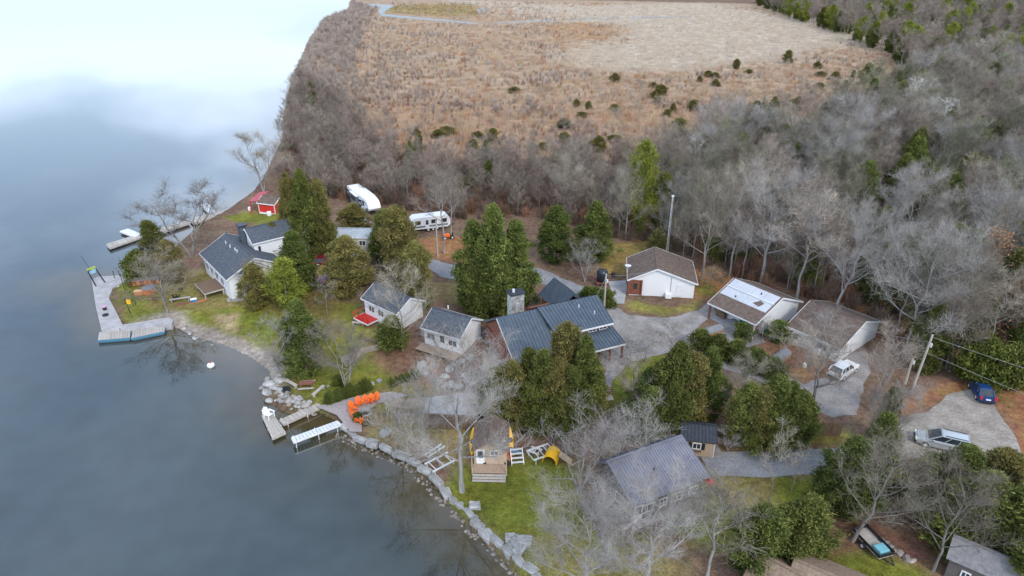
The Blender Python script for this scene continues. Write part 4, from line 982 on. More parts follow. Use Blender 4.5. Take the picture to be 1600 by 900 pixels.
# items on the point lawn
t = thing('privacy_screen', 'low reddish slatted screen with a grey top rail on the point lawn', 'screen', G(226, 446), 12)
for k in range(8):
    m = MB(); m.box(-2.3 + k * .58, -2.3 + k * .58 + .52, -.04, .04, .1, .95); m.build('panel', ORWOOD if k % 3 else REDBROWN, t)
m = MB(); m.slab([(-2.5, -.1, .97), (2.4, -.1, .97), (2.4, 1.0, 1.05), (-2.5, 1.0, 1.05)], .05); m.build('top_shelf', GREYTARP, t)
m = MB()
for x in (-2.45, 0, 2.35): m.box(x - .05, x + .05, .85, .95, 0, .95)
m.build('post', WOODBR, t)
t = thing('hot_tub', 'round orange cedar tub with a dark grey lid on the point lawn', 'hot tub', G(234, 457))
for k in range(18):
    a = 2 * math.pi * k / 18; m = MB(); m.obox((math.cos(a) * .95, math.sin(a) * .95, .42), .05, .155, .42, (math.cos(a), math.sin(a), 0), (-math.sin(a), math.cos(a), 0)); m.build('stave', ORWOOD, t)
m = MB(); m.lathe([(.92, .0), (.92, .84), (1.0, .86), (.98, .94), (.0, 1.0)], n=18); m.build('lid', GREYTARP, t)
t = thing('storage_bench', 'small orange wooden chest left of the round cedar tub', 'chest', G(218, 460), 12)
m = MB(); m.box(-.6, .6, -.35, .35, 0, .6); m.build('body', ORWOOD, t); m = MB(); m.box(-.65, .65, -.4, .4, .61, .68); m.build('lid', mat('light_wood', (.5, .33, .2), (.6, .42, .28), 3, .7), t)
t = thing('grill', 'dark kettle grill standing behind the pale plank bench', 'grill', G(284, 459))
m = MB(); m.lathe([(.1, .55), (.32, .7), (.36, .85)], n=14); m.build('bowl', BLACK, t); m = MB(); m.lathe([(.37, .86), (.3, 1.02), (.05, 1.08)], n=14); m.build('lid', BLACK, t)
m = MB()
for k in range(3):
    a = k * 2.09; m.beam((.15 * math.cos(a), .15 * math.sin(a), .6), (.35 * math.cos(a), .35 * math.sin(a), 0), .04)
m.build('leg_frame', DARKMETAL, t)
lawn_chair('lawn_chair', 'dark wooden chair on a brick pad beside the cedar tub', G(243, 470), 200, WOODBR, 1.1)
lawn_chair('lawn_chair', 'dark chair next to the pale plank bench on the point', G(276, 467), 150, BLACK, 1.0)
t = thing('cooler', 'blue and white cooler on the reddish pad near the plank bench', 'cooler', G(303, 471), 25)
m = MB(); m.box(-.45, .45, -.28, .28, 0, .38); m.build('body', BLUEPL, t, bevel=.03); m = MB(); m.box(-.47, .47, -.3, .3, .385, .48); m.build('lid', PLWHITE, t, bevel=.03)
tag(put('paving_slab', MB().box(-.75, .75, -.45, .45, 0, .12).mesh('paving_slab', ALU), None, G(179, 447), (0, 0, .2), bevel=.02), 'white slab lying on grass near the pier corner', 'slab')
for q, rot, lab, mm in (((370, 469), 8, 'long pale stone slab edging the bank below the house', STONE), ((290, 474), 24, 'reddish brick pad beneath the plank bench', REDBROWN), ((310, 471), 30, 'orange brick pad under the cooler', ORWOOD)):
    tag(put('paving_slab', MB().box(-1.3, 1.3, -.3, .3, -.1, .03 if mm is not STONE else .3).mesh('paving_slab', mm), None, G(*q), (0, 0, R(rot))), lab, 'slab')
t = thing('swing_pole', 'dark pole with a bright yellow toy hoop on the point lawn', 'pole', G(204, 490))
m = MB(); m.tube([(0, 0, 0), (-.3, 0, 2.6)], .05, 8); m.build('pole', DARKMETAL, t)
m = MB(); m.box(-.1, .5, -.08, .08, 1.6, 2.3); m.build('backboard', YELLOW, t, bevel=.03)
m = MB(); m.tube([(0.55, .1, 2.2), (1.1, .2, 1.9), (1.0, .2, 1.3)], .06, 6); m.build('hoop', DARKMETAL, t)
for q, lab, hh in (((180, 437), 'thin dark lamp post at the landward pier corner', 1.4), ((196, 458), 'tall thin dark post on the lawn beside the pier', 3.2), ((188, 434), 'slim pale post beside the landward pier corner', 1.2)):
    t = thing('post', lab, 'post', G(*q)); m = MB(); m.tube([(0, 0, 0), (0, 0, hh)], .05, 8); m.build('pole', DARKMETAL, t); m = MB(); m.lathe([(.09, hh), (.1, hh + .08), (.03, hh + .15)], n=8); m.build('cap', DARKMETAL, t)
# lift frame with blue canopy
p = Vector((*at(150, 447, .95), .95)); q = Vector((*at(164, 441, .95), .95)); d = (q - p)
t = thing('lift_frame', 'dark post frame holding a yellow and blue board at the pier end', 'frame', p)
L_ = Vector((-.6, 0, 2.6)); L2 = d + Vector((-.9, 0, 2.5))
for a_, b2 in (((0, 0, 0), L_), (d, L2)):
    m = MB(); m.beam(a_, b2, .14); m.build('post', DARKMETAL, t)
m = MB(); m.beam(L_, L2, .08); m.build('crossbar', DARKMETAL, t)
m = MB(); m.obox((L_ + L2) / 2 + V(0, 0, -.35), d.length * .42, .04, .33, d.normalized(), Vector((-d.y, d.x, 0)).normalized()); m.build('board', mat('pale_blue_board', (.25, .45, .58), (.35, .55, .66), 2, .5), t)
m = MB(); m.obox((L_ + L2) / 2 + V(0, 0, .2), d.length * .44, .05, .17, d.normalized(), Vector((-d.y, d.x, 0)).normalized()); m.build('board_top', mat('lime_board', (.35, .45, .05), (.45, .5, .1), 3, .5), t)
m = MB(); m.tube([L_.lerp(L2, .4), L_.lerp(L2, .4) + V(-.9, 0, 2.4)], .03, 6); m.build('rod', DARKMETAL, t)
t = thing('pedestal_table', 'dark little pedestal with a pink top on the concrete pier', 'table', Vector((*at(164, 484, .95), .95)))
m = MB(); m.cyl((0, 0, 0), .28, .5, 10); m.build('base', BLACK, t); m = MB(); m.cyl((0, 0, .5), .35, .12, 12); m.build('top', mat('pink_top', (.5, .3, .42), (.56, .36, .48), 3, .6), t)
tag(put('tyre_ring', MB().lathe([(.3, 0), (.42, .05), (.42, .18), (.3, .22)], n=16).mesh('tyre_ring', TYRE), None, Vector((*at(165, 493, .95), .95))), 'black tyre lying flat on the concrete pier', 'tyre')
t = thing('buoy', 'white and red buoy floating off the beach', 'buoy', (*at(330, 573, 0), -.05))
m = MB(); m.lathe([(.1, -.1), (.42, .05), (.5, .3), (.42, .5), (.15, .6)], n=12); m.build('float', PLWHITE, t, True); m = MB(); m.cyl((0, 0, .58), .1, .2, 8); m.build('cap', REDPAINT, t)
# boat rails on the seawall
def rails(name, label, a, b, wpx, m, rungs, h=.35, cat='boat rail'):
    A, B = G(*a), G(*b); z = max(A.z, B.z, .8); d = (B - A); d.z = 0; L = d.length; d.normalize(); n_ = V(-d.y, d.x, 0)
    t = thing(name, label, cat, (A.x, A.y, z))
    for s_ in (0, wpx):
        q = MB(); q.beam(n_ * s_ + V(0, 0, h), d * L + n_ * s_ + V(0, 0, h), .14, .14); q.build('rail', m, t)
    for k in range(rungs):
        f_ = (k + .5) / rungs if rungs < 4 else k / (rungs - 1); q = MB(); q.beam(d * (L * f_) + V(0, 0, h - .03), d * (L * f_) + n_ * wpx + V(0, 0, h - .03), .07, .07); q.build('crossbar', m, t)
    q = MB()
    for f_ in (.1, .9):
        for s_ in (0, wpx): q.beam(d * (L * f_) + n_ * s_ + V(0, 0, -z - .3 + .1 if f_ < .2 else -.5), d * (L * f_) + n_ * s_ + V(0, 0, h), .07)
    q.build('leg', m, t)
    return t
rails('boat_rail', 'pair of white boat rails with crossbars lying across the seawall', (664, 732), (700, 712), -1.5, ALU, 3)
rails('boat_rail', 'single-width white dock rail farther up the seawall lawn', (664, 716), (690, 699), -.5, ALU, 2)
rails('storage_rack', 'white aluminium dock frame stored flat on the lawn near the yellow slide', (834, 727), (868, 713), 1.6, ALU, 5, .5, 'frame')
rails('storage_rack', 'smaller aluminium frame leaning behind the stored dock frame', (825, 711), (842, 716), .8, ALU, 3, .5, 'frame')
t = thing('ladder_stair', 'white metal stair section standing beside the little cabin', 'steps', G(808, 722), 8)
for k in range(4):
    m = MB(); m.box(-.6, .6, -.5 + k * .35, -.3 + k * .35, .3 + k * .28, .36 + k * .28); m.build('step', ALU, t)
for sx in (-.63, .63):
    m = MB(); m.beam((sx, -.55, .2), (sx, .75, 1.25), .06, .14); m.build('stringer', ALU, t)
    m = MB(); m.beam((sx, .6, 1.15), (sx, .6, 0), .06); m.beam((sx, -.5, .25), (sx, -.5, -.05), .06); m.build('leg', ALU, t)
# kayaks
def kayak(label, p, rot, m, tilt=0, L=3.0, roll=0):
    t = thing('kayak', label, 'kayak', p, rot); n = 10; ring = 8; vs = []; fs = []
    for i in range(n + 1):
        x = -L / 2 + L * i / n; k = max(.03, math.sin(math.pi * min(max(i / n, .02), .98)) ** .6); rk = .18 * (2 * i / n - 1) ** 2
        for j in range(ring):
            a = 2 * math.pi * j / ring; vs.append((x, .36 * k * math.cos(a), .2 + rk + .17 * k * math.sin(a)))
    for i in range(n):
        for j in range(ring): fs.append((i * ring + j, (i + 1) * ring + j, (i + 1) * ring + (j + 1) % ring, i * ring + (j + 1) % ring))
    fs.append(tuple(range(ring))); fs.append(tuple(range(n * ring + ring - 1, n * ring - 1, -1)))
    M = MB(); M.add(vs, fs); M.build('hull', m, t, True)
    M = MB(); M.lathe([(.24, .36), (.27, .40), (.22, .42), (.2, .37)], n=12); M.build('cockpit_rim', BLACK, t)
    M = MB(); M.box(-1.05, -.75, -.1, .1, .365, .39); M.build('hatch', BLACK, t)
    t.rotation_euler = (R(roll), R(tilt), R(rot)); return t
kayak('yellow kayak stood upright against the left side of the little cabin', G(741, 700) + V(-.1, 0, .9), 85, YELLOW, -50, 2.9)
kayak('yellow kayak leaning by the right side of the little cabin', G(797, 700) + V(0, .2, .9), 98, YELLOW, -50, 2.9, 0)
kayak('blue kayak lying beside the cabin below the leaning yellow kayak', G(796, 706) + V(0, 0, .2), -35, BLUEPL, 0, 2.6)
t = thing('slide', 'yellow plastic play slide with an arched tunnel on the lawn', 'slide', G(862, 716), -20)
m = MB()
for k in range(7):
    a0 = math.pi * k / 7; a1 = math.pi * (k + 1) / 7
    m.slab([(-.8 * math.cos(a0), -.9, .95 * math.sin(a0)), (-.8 * math.cos(a1), -.9, .95 * math.sin(a1)), (-.8 * math.cos(a1), .9, .95 * math.sin(a1)), (-.8 * math.cos(a0), .9, .95 * math.sin(a0))], .05)
m.build('tunnel', YELLOW, t); m = MB(); m.slab([(.9, -.4, .9), (2.2, -.4, .1), (2.2, .4, .1), (.9, .4, .9)], .06); m.build('chute', mat('tan_plastic', (.5, .36, .2), (.56, .42, .26), 2, .5), t)
t = thing('deck_box', 'orange-brown plywood ramp leaning beside the white stair section', 'ramp', G(791, 722), 60)
m = MB(); m.slab([(-.9, -.45, .15), (.9, -.45, .75), (.9, .45, .75), (-.9, .45, .15)], .06); m.build('sheet', ORWOOD, t); m = MB(); m.beam((.85, -.4, 0), (.85, -.4, .7), .07); m.beam((.85, .4, 0), (.85, .4, .7), .07); m.build('leg', WOODBR, t)
# grey patio with the timber retaining wall
zt = 2.75
pat = thing('raised_patio', 'raised grey paved terrace held by a wall of upright timbers', 'patio', (0, 0, 0))
PQ = px_poly([(661, 645), (668, 621), (735, 612), (748, 620), (742, 649)], zt)
m = MB(); m.prism(PQ, .2, zt); m.build('paving', CONCRETE, pat)
A, B = Vector((*PQ[0], 0)), Vector((*PQ[-1], 0)); d = (B - A); L_ = d.length; d.normalize(); n_ = V(d.y, -d.x, 0); k = int(L_ / .26)
for i in range(k):
    c = A + d * ((i + .5) * L_ / k) + n_ * .13; zz_ = zt + random.uniform(-.06, .08)
    m = MB(); m.tube([(c.x, c.y, .2), (c.x, c.y, zz_)], .122, 7); m.build('timber', WOODBR, pat)
# bridge rail / garden steps
t = thing('porch_landing', 'small red-brown railed landing at the end of the asphalt drive', 'landing', G(940, 622), 4)
m = MB(); m.box(-1.3, 1.3, -.6, .6, -.3, .1); m.build('floor', DOCKWOOD, t)
for x in (-1.25, -.4, .4, 1.25):
    m = MB(); m.box(x - .06, x + .06, .5, .6, .1, 1.1); m.build('post', ORWOOD, t)
for z_ in (.45, .75, 1.08):
    m = MB(); m.beam((-1.3, .55, z_), (1.3, .55, z_), .06, .1); m.build('rail', ORWOOD if z_ > 1 else REDBROWN, t)
for k in range(6):
    m = MB(); m.box(-.5, .5, -1.0 - k * .38, -.68 - k * .38, -.15 - k * .12, -.05 - k * .12); m.build('step', WOODBR, t)
# slatted fence in front of the lane
A, B = G(1266, 680), G(1312, 682)
t = thing('slatted_fence', 'brown slatted timber fence between the lane and the driveway', 'fence', A, math.degrees(math.atan2(B.y - A.y, B.x - A.x)))
L_ = (B - A).length; k = int(L_ / .24)
for i in range(k):
    m = MB(); m.box(i * L_ / k + .02, (i + 1) * L_ / k - .02, -.02, .02, .05, 1.75 + random.uniform(-.05, .05)); m.build('slat', WOODBR, t)
m = MB(); m.beam((0, .05, .4), (L_, .05, .4), .06, .1); m.beam((0, .05, 1.4), (L_, .05, 1.4), .06, .1); m.build('rail', WOODBR, t)
for i in range(4):
    m = MB(); m.box(i * L_ / 3 - .06, i * L_ / 3 + .06, .08, .2, -.2, 1.9); m.build('post', WOODBR, t)
# water tank, covered wood piles, clutter
t = thing('water_tank', 'tall black water tank on a red-brown stand by the hedge', 'tank', G(940, 446))
m = MB()
for x, y in ((-.7, -.7), (.7, -.7), (-.7, .7), (.7, .7)): m.box(x - .08, x + .08, y - .08, y + .08, -.3, .7)
m.box(-.9, .9, -.9, .9, .7, .85); m.build('stand', REDBROWN, t)
m = MB(); m.lathe([(.85, .86), (.85, 2.3), (.7, 2.6), (.3, 2.75)], n=20); m.build('tank', WATERTANK, t, True)
def woodpile(label, px, py, rot):
    t = thing('covered_woodpile', label, 'woodpile', G(px, py), rot); q = MB(); n = 10
    for k in range(n):
        a0 = math.pi * k / n; a1 = math.pi * (k + 1) / n
        q.slab([(-1.5, -.72 * math.cos(a0), .35 + .6 * math.sin(a0)), (-1.5, -.72 * math.cos(a1), .35 + .6 * math.sin(a1)), (1.5, -.72 * math.cos(a1), .35 + .6 * math.sin(a1)), (1.5, -.72 * math.cos(a0), .35 + .6 * math.sin(a0))], .04)
    q.build('curved_cover', GREYTARP, t)
    q = MB(); q.box(-1.45, 1.45, -.66, .66, 0, .36); q.build('base', ORWOOD, t)
    for k in range(5):
        q = MB(); q.cyl((1.35, -.45 + k * .22, .5 + .12 * (k % 2)), .1, .2, 8, axis='x'); q.build('log', WOODBR, t)
woodpile('long curved grey cover over a woodpile beside the garage patio', 1112, 520, 28)
woodpile('curved grey cover over a woodpile at the hedge below the outbuilding', 1219, 561, 42)
sheet('garage_patio', [(1126, 505), (1150, 500), (1185, 522), (1196, 535), (1160, 545), (1120, 530)], LANEM, .035, wob=.1)
sheet('shed_pad', [(1100, 690), (1118, 690), (1130, 712), (1100, 716), (1080, 700)], LANEM, .05, wob=.1)
sheet('side_path', [(950, 440), (978, 438), (980, 452), (975, 475), (960, 475), (955, 455)], CONCRETE, .055, wob=.05)
t = thing('trampoline', 'purple kids trampoline with blue and red toys on it', 'trampoline', G(514, 442))
m = MB(); m.lathe([(1.6, .5), (1.75, .55), (1.7, .62), (1.3, .6), (0, .58)], n=20); m.build('mat', PURPLE, t)
for k in range(5):
    a = k * 1.256; m = MB(); m.beam((1.6 * math.cos(a), 1.6 * math.sin(a), 0), (1.6 * math.cos(a), 1.6 * math.sin(a), .55), .06); m.build('leg', DARKMETAL, t)
tag(put('toy_box', MB().box(-.35, .35, -.3, .3, 0, .7).mesh('toy_box', BLUEPL), None, G(518, 440, .62), bevel=.05), 'bright blue toy box on the purple trampoline', 'toy')
tag(put('toy_slide', MB().slab([(-.7, -.3, .2), (.5, -.3, .75), (.5, .3, .75), (-.7, .3, .2)], .12).mesh('toy_slide', REDPAINT), None, G(510, 444, .62)), 'red toy slide leaning on the purple trampoline', 'toy')
for q, mm, lab, sz in (((436, 326), BLUECAR, 'dark blue barrel beside the red boathouse', .45), ((443, 325), YELLOW, 'yellow bin beside the red boathouse', .4), ((421, 337), PLWHITE, 'white barrel in front of the red boathouse', .45), ((391, 329), PLWHITE, 'white drum under the red awning of the boathouse', .4), ((1196, 522), GREENPL, 'green bin near the garage porch', .4), ((363, 447), GREENPL, 'dark green bin at the corner of the point house', .55), ((958, 432), BLACK, 'black planter pot on the concrete path by the tank', .35), ((1280, 553), PLWHITE, 'white round table beside the outbuilding yard', .5), ((1257, 573), PLWHITE, 'small white bucket on the grass near the lane', .25), ((1176, 700), BLACK, 'black bin behind the tan shed corner', .4), ((757, 727), BLACK, 'black planter at the left end of the cabin steps', .3), ((791, 727), BLACK, 'black planter at the right end of the cabin steps', .3)):
    tag(put('barrel', MB().lathe([(sz * .85, 0), (sz, sz * .3), (sz, sz * 1.6), (sz * .9, sz * 1.9), (sz * .3, sz * 1.95)], n=14).mesh('barrel', mm), None, G(*q)), lab, 'barrel')
t = thing('garden_tractor', 'orange and black garden tractor on the leaf litter by the trailers', 'tractor', G(700, 373), 200)
m = MB(); m.box(-.3, .9, -.4, .4, .45, .95); m.build('hood', ORANGE, t, bevel=.06); m = MB(); m.box(-1.0, -.3, -.4, .4, .4, .6); m.box(-.95, -.8, -.3, .3, .6, 1.15); m.build('seat', BLACK, t, bevel=.04); wheels(t, (-.7, .6), 1.0, .32)
# picnic chairs on the lavender house deck
for i, (x, y, rt, mm, lab) in enumerate(((-5.6, .6, 120, BLACK, 'black chair at the far end of the house deck'), (-5.3, -1.8, 60, BLACK, 'black chair at the near end of the house deck'))):
    p = lh.matrix_basis @ Vector((x, y, .38)); lawn_chair('lawn_chair', lab, p, 26 + rt, mm, 1.0)
t = thing('patio_umbrella', 'closed red umbrella at the driveway end of the dark house', 'umbrella', lh.matrix_basis @ Vector((4.7, -3.1, 0)))
m = MB(); m.tube([(0, 0, 0), (0, 0, 2.3)], .03, 8); m.build('pole', ALU, t); m = MB(); m.lathe([(.5, 1.9), (.25, 2.1), (.05, 2.35)], n=10); m.build('canopy', REDPAINT, t)

# ------------------------------------------------------------------ stones
def rock_mesh(name, seed, flat=.6, m=STONE, sub=2):
    bm = bmesh.new(); bmesh.ops.create_icosphere(bm, subdivisions=sub, radius=.5); r = random.Random(seed)
    ph = [r.uniform(0, 6) for _ in range(9)]
    planes = [(Vector((r.uniform(-1, 1), r.uniform(-1, 1), r.uniform(-.6, 1))).normalized(), r.uniform(.26, .42)) for _ in range(9)]
    for v in bm.verts:
        c = v.co
        for nrm, dd in planes:
            k = c.dot(nrm) - dd
            if k > 0: c = c - nrm * k * .9
        c = c * (1 + .06 * math.sin(c.x * 9 + ph[0]) * math.sin(c.y * 8 + ph[1]))
        v.co = (c.x * 1.15, c.y * .95, c.z * flat)
    me = bpy.data.meshes.new(name); bm.to_mesh(me); bm.free(); me.materials.append(m); return me
BOULD = [rock_mesh('boulder', i, random.uniform(.6, .85)) for i in range(6)]; BOULD_B = [rock_mesh('boulder_brown', i + 20, random.uniform(.6, .8), STONE_BR) for i in range(4)]
def block_mesh(name, seed, m):
    r = random.Random(seed); bm = bmesh.new(); bmesh.ops.create_cube(bm, size=1.0)
    bmesh.ops.bevel(bm, geom=bm.edges[:], offset=.09, segments=1, affect='EDGES'); bmesh.ops.subdivide_edges(bm, edges=[e for e in bm.edges if e.calc_length() > .5], cuts=1, use_grid_fill=True)
    sx, sy = r.uniform(-.16, .16), r.uniform(-.12, .12)
    for v in bm.verts:
        v.co = (v.co.x + sx * v.co.y + r.uniform(-.05, .05), v.co.y + sy * v.co.x + r.uniform(-.06, .06), v.co.z * .62 + r.uniform(-.035, .035))
    me = bpy.data.meshes.new(name); bm.to_mesh(me); bm.free(); me.materials.append(m); return me
ARM = [block_mesh('armour_stone', i + 40, STONE) for i in range(8)]
wall = thing('stone_seawall', 'long seawall of big flat pale stones along the lawn shore', 'seawall', (0, 0, 0))
SW = [at(*q, .7) for q in [(532, 662), (552, 678), (572, 688), (592, 693), (614, 703), (636, 714), (655, 724), (672, 740), (688, 757), (703, 775), (720, 792), (736, 808), (752, 822), (768, 838), (784, 852), (802, 866), (818, 882), (834, 898), (850, 920), (870, 945)]]
rs_ = random.Random(5)
for i in range(len(SW) - 1):
    a, b = Vector(SW[i]), Vector(SW[i + 1]); d = b - a; L_ = d.length; k = max(1, round(L_ / 1.45))
    for j in range(k):
        c = a + d * ((j + .5) / k); n_ = Vector((d.y, -d.x)).normalized()
        c = c - n_ * rs_.uniform(-.1, .35)
        o = put('stone', rs_.choice(ARM), wall, (c.x, c.y, rs_.uniform(.30, .5)), (rs_.uniform(-.08, .08), rs_.uniform(-.08, .08), math.atan2(d.y, d.x) + rs_.uniform(-.25, .25)), (L_ / k * rs_.uniform(.88, 1.08), rs_.uniform(.55, 1.05), rs_.uniform(.8, 1.1)))
rub = MB()
for i in range(len(SW) - 1):
    a, b = Vector(SW[i]), Vector(SW[i + 1]); d = (b - a); n_ = Vector((d.y, -d.x)).normalized()
    for j in range(9):
        c = a.lerp(b, rs_.random()) + n_ * rs_.uniform(.35, 1.15); q = rs_.uniform(.1, .28); o_ = len(rub.v)
        vs_ = [(c.x + q * math.cos(t_ * 1.05) * rs_.uniform(.7, 1.2), c.y + q * math.sin(t_ * 1.05) * rs_.uniform(.7, 1.2), rs_.uniform(-.1, .02)) for t_ in range(6)] + [(c.x, c.y, q * .8)]
        rub.add(vs_, [(t_, (t_ + 1) % 6, 6) for t_ in range(6)])
tag(rub.build('rubble', STONE_BR, wall), kind='stuff')
for q, sc in (((806, 848), 1.2), ((818, 848), 1.4), ((798, 842), 1.0), ((812, 860), 1.1), ((742, 792), 1.1)):
    p = G(*q); put('stone', rs_.choice(ARM), wall, (p.x, p.y, p.z + .12), (0, 0, rs_.uniform(0, 6)), (sc, sc * .8, .9))
def boulders(pts, label, group, smin, smax, pool, zoff=.0):
    for q in pts:
        p = G(*q[:2]); s_ = q[2] if len(q) > 2 else rs_.uniform(smin, smax)
        o = put('boulder', rs_.choice(pool), None, (p.x, p.y, p.z + s_ * .12 + zoff), (rs_.uniform(-.2, .2), rs_.uniform(-.2, .2), rs_.uniform(0, 6.28)), (s_ * rs_.uniform(.9, 1.3), s_, s_ * rs_.uniform(.8, 1.1)))
        tag(o, label, 'boulder', group)
pts = []
for _ in range(70):
    t_ = rs_.random(); x = 414 + t_ * 76 + rs_.uniform(-4, 4); y = 612 + t_ * 32 + rs_.uniform(-13, 6) - (10 if t_ < .25 else 0)
    pts.append((x, y))
boulders(pts, 'pale boulder in the rock pile below the sandy fire ring', 'boulders piled on the shore beside the dock', .35, .9, BOULD + BOULD_B)
boulders([(422, 601, 1.6), (435, 596, 1.9), (428, 606, 1.2), (417, 615, 1.3), (441, 590, 1.2), (420, 622, 1.1)], 'large white boulder at the head of the shore rock pile', 'large white boulders by the beach', 1, 2, BOULD)
boulders([(270 + i * 5 + rs_.uniform(-3, 3), 503 + i * 3.2 + rs_.uniform(-4, 4)) for i in range(14)], 'pale stone in the riprap beside the concrete walkway', 'riprap stones beside the concrete walkway', .3, .8, BOULD + BOULD_B)
boulders([(735, 560), (722, 566), (703, 578), (694, 590), (656, 575, 1.3), (662, 583), (742, 600), (750, 592), (753, 608), (747, 622), (742, 636), (738, 648), (762, 626), (728, 588), (704, 604), (722, 545, 1.3), (730, 537, 1.2), (745, 528, 1.3), (757, 520), (768, 514), (715, 556, 1.4), (708, 571), (698, 603), (716, 606), (732, 596), (688, 597), (756, 600), (660, 570)], 'pale boulder edging the stepped garden below the blue-roofed lodge', 'boulders of the stepped garden', .8, 1.5, BOULD)
boulders([(1384, 849), (1391, 856), (1398, 861), (1407, 866, .8), (1415, 873, .85), (1377, 844), (1425, 877)], 'mossy grey boulder in the row beside the trailer', 'row of boulders beside the trailer', .55, .75, BOULD_B + BOULD[:2])
boulders([(600, 678, 1.5)], 'lone grey boulder on the lawn near the seawall', 'lone boulder', 1, 1, BOULD)
boulders([(571, 697, .5), (584, 701, .5), (594, 704, .55), (532, 668, .5)], 'small pale stone standing in shallow water below the seawall', 'small stones in the shallows', .4, .6, BOULD, -.6)
boulders([(512, 604, .45), (543, 606, .5), (556, 604, .5), (582, 600, .6), (593, 596, .8), (528, 616, .45)], 'small white rock along the cedar hedge on the shore lawn', 'white rocks by the cedar hedge', .4, .6, BOULD)

# ------------------------------------------------------------------ poles and wires
def pole(label, base, top, light=None, lean=0.0):
    p = G(*base); h = height_to(p, top); t = thing('utility_pole', label, 'utility pole', p)
    m = MB(); m.tube([(0, 0, -.3), (lean, 0, h)], [.16, .11], 10); m.build('pole', POLEWOOD, t)
    m = MB(); m.cyl((lean * .8 + .2, -.1, h * .8), .13, .45, 10); m.build('fitting', ALU, t)
    return p + Vector((lean, 0, h))
P1 = pole('tall grey utility pole beside the gravel lot lane', (1424, 612), 523, lean=.4)
P2 = pole('pale utility pole between the lodge and the bungalow', (943, 492), 428)
P3 = pole('thin dark pole on the orange leaf litter by the back lane', (684, 402), 345)
P4 = pole('shorter grey pole stub leaning beside the tall utility pole', (1414, 600), 560)
t = thing('antenna_mast', 'slim lattice antenna mast rising behind the brown-roofed bungalow', 'mast', G(1041, 402)); h = height_to(G(1041, 402), 305)
m = MB()
for k in range(3):
    a = k * 2.094; m.tube([(.2 * math.cos(a), .2 * math.sin(a), 0), (.1 * math.cos(a), .1 * math.sin(a), h)], .035, 5)
for i in range(22):
    z_ = h * i / 22; r_ = .2 - .1 * i / 22; a = i * 2.094; m.beam((r_ * math.cos(a), r_ * math.sin(a), z_), (r_ * math.cos(a + 2.094), r_ * math.sin(a + 2.094), z_ + h / 22), .03)
m.build('lattice', ALU, t); m = MB(); m.box(-.2, .2, -.05, .05, h - .3, h); m.build('antenna', PLWHITE, t)
def wire(label, a, b, sag=.8):
    pts = [a.lerp(b, i / 12) - V(0, 0, sag * 4 * (i / 12) * (1 - i / 12)) for i in range(13)]
    tag(MB().tube(pts, .022, 4).build('power_line', WIREM), label, 'power line')
wire('upper power line from the tall pole off past the blue car', P1 - V(0, 0, .3), Vector((78, 44, 9)), .8)
wire('lower power line from the tall pole above the gravel lot', P1 - V(0, 0, 2.4), Vector((72, 40, 7.5)), .8)
wire('power line from the tall pole to the outbuilding roof', P1 - V(0, 0, 1), Vector((39, 80.5, 6.0)), .6)
wire('power line from the pale pole to the bungalow roof', P2 - V(0, 0, .3), Vector((21.5, 92, 6.4)), .3)
wire('power line from the pale pole to the lodge gable', P2 - V(0, 0, .4), Vector((11, 80, 8.0)), .2)

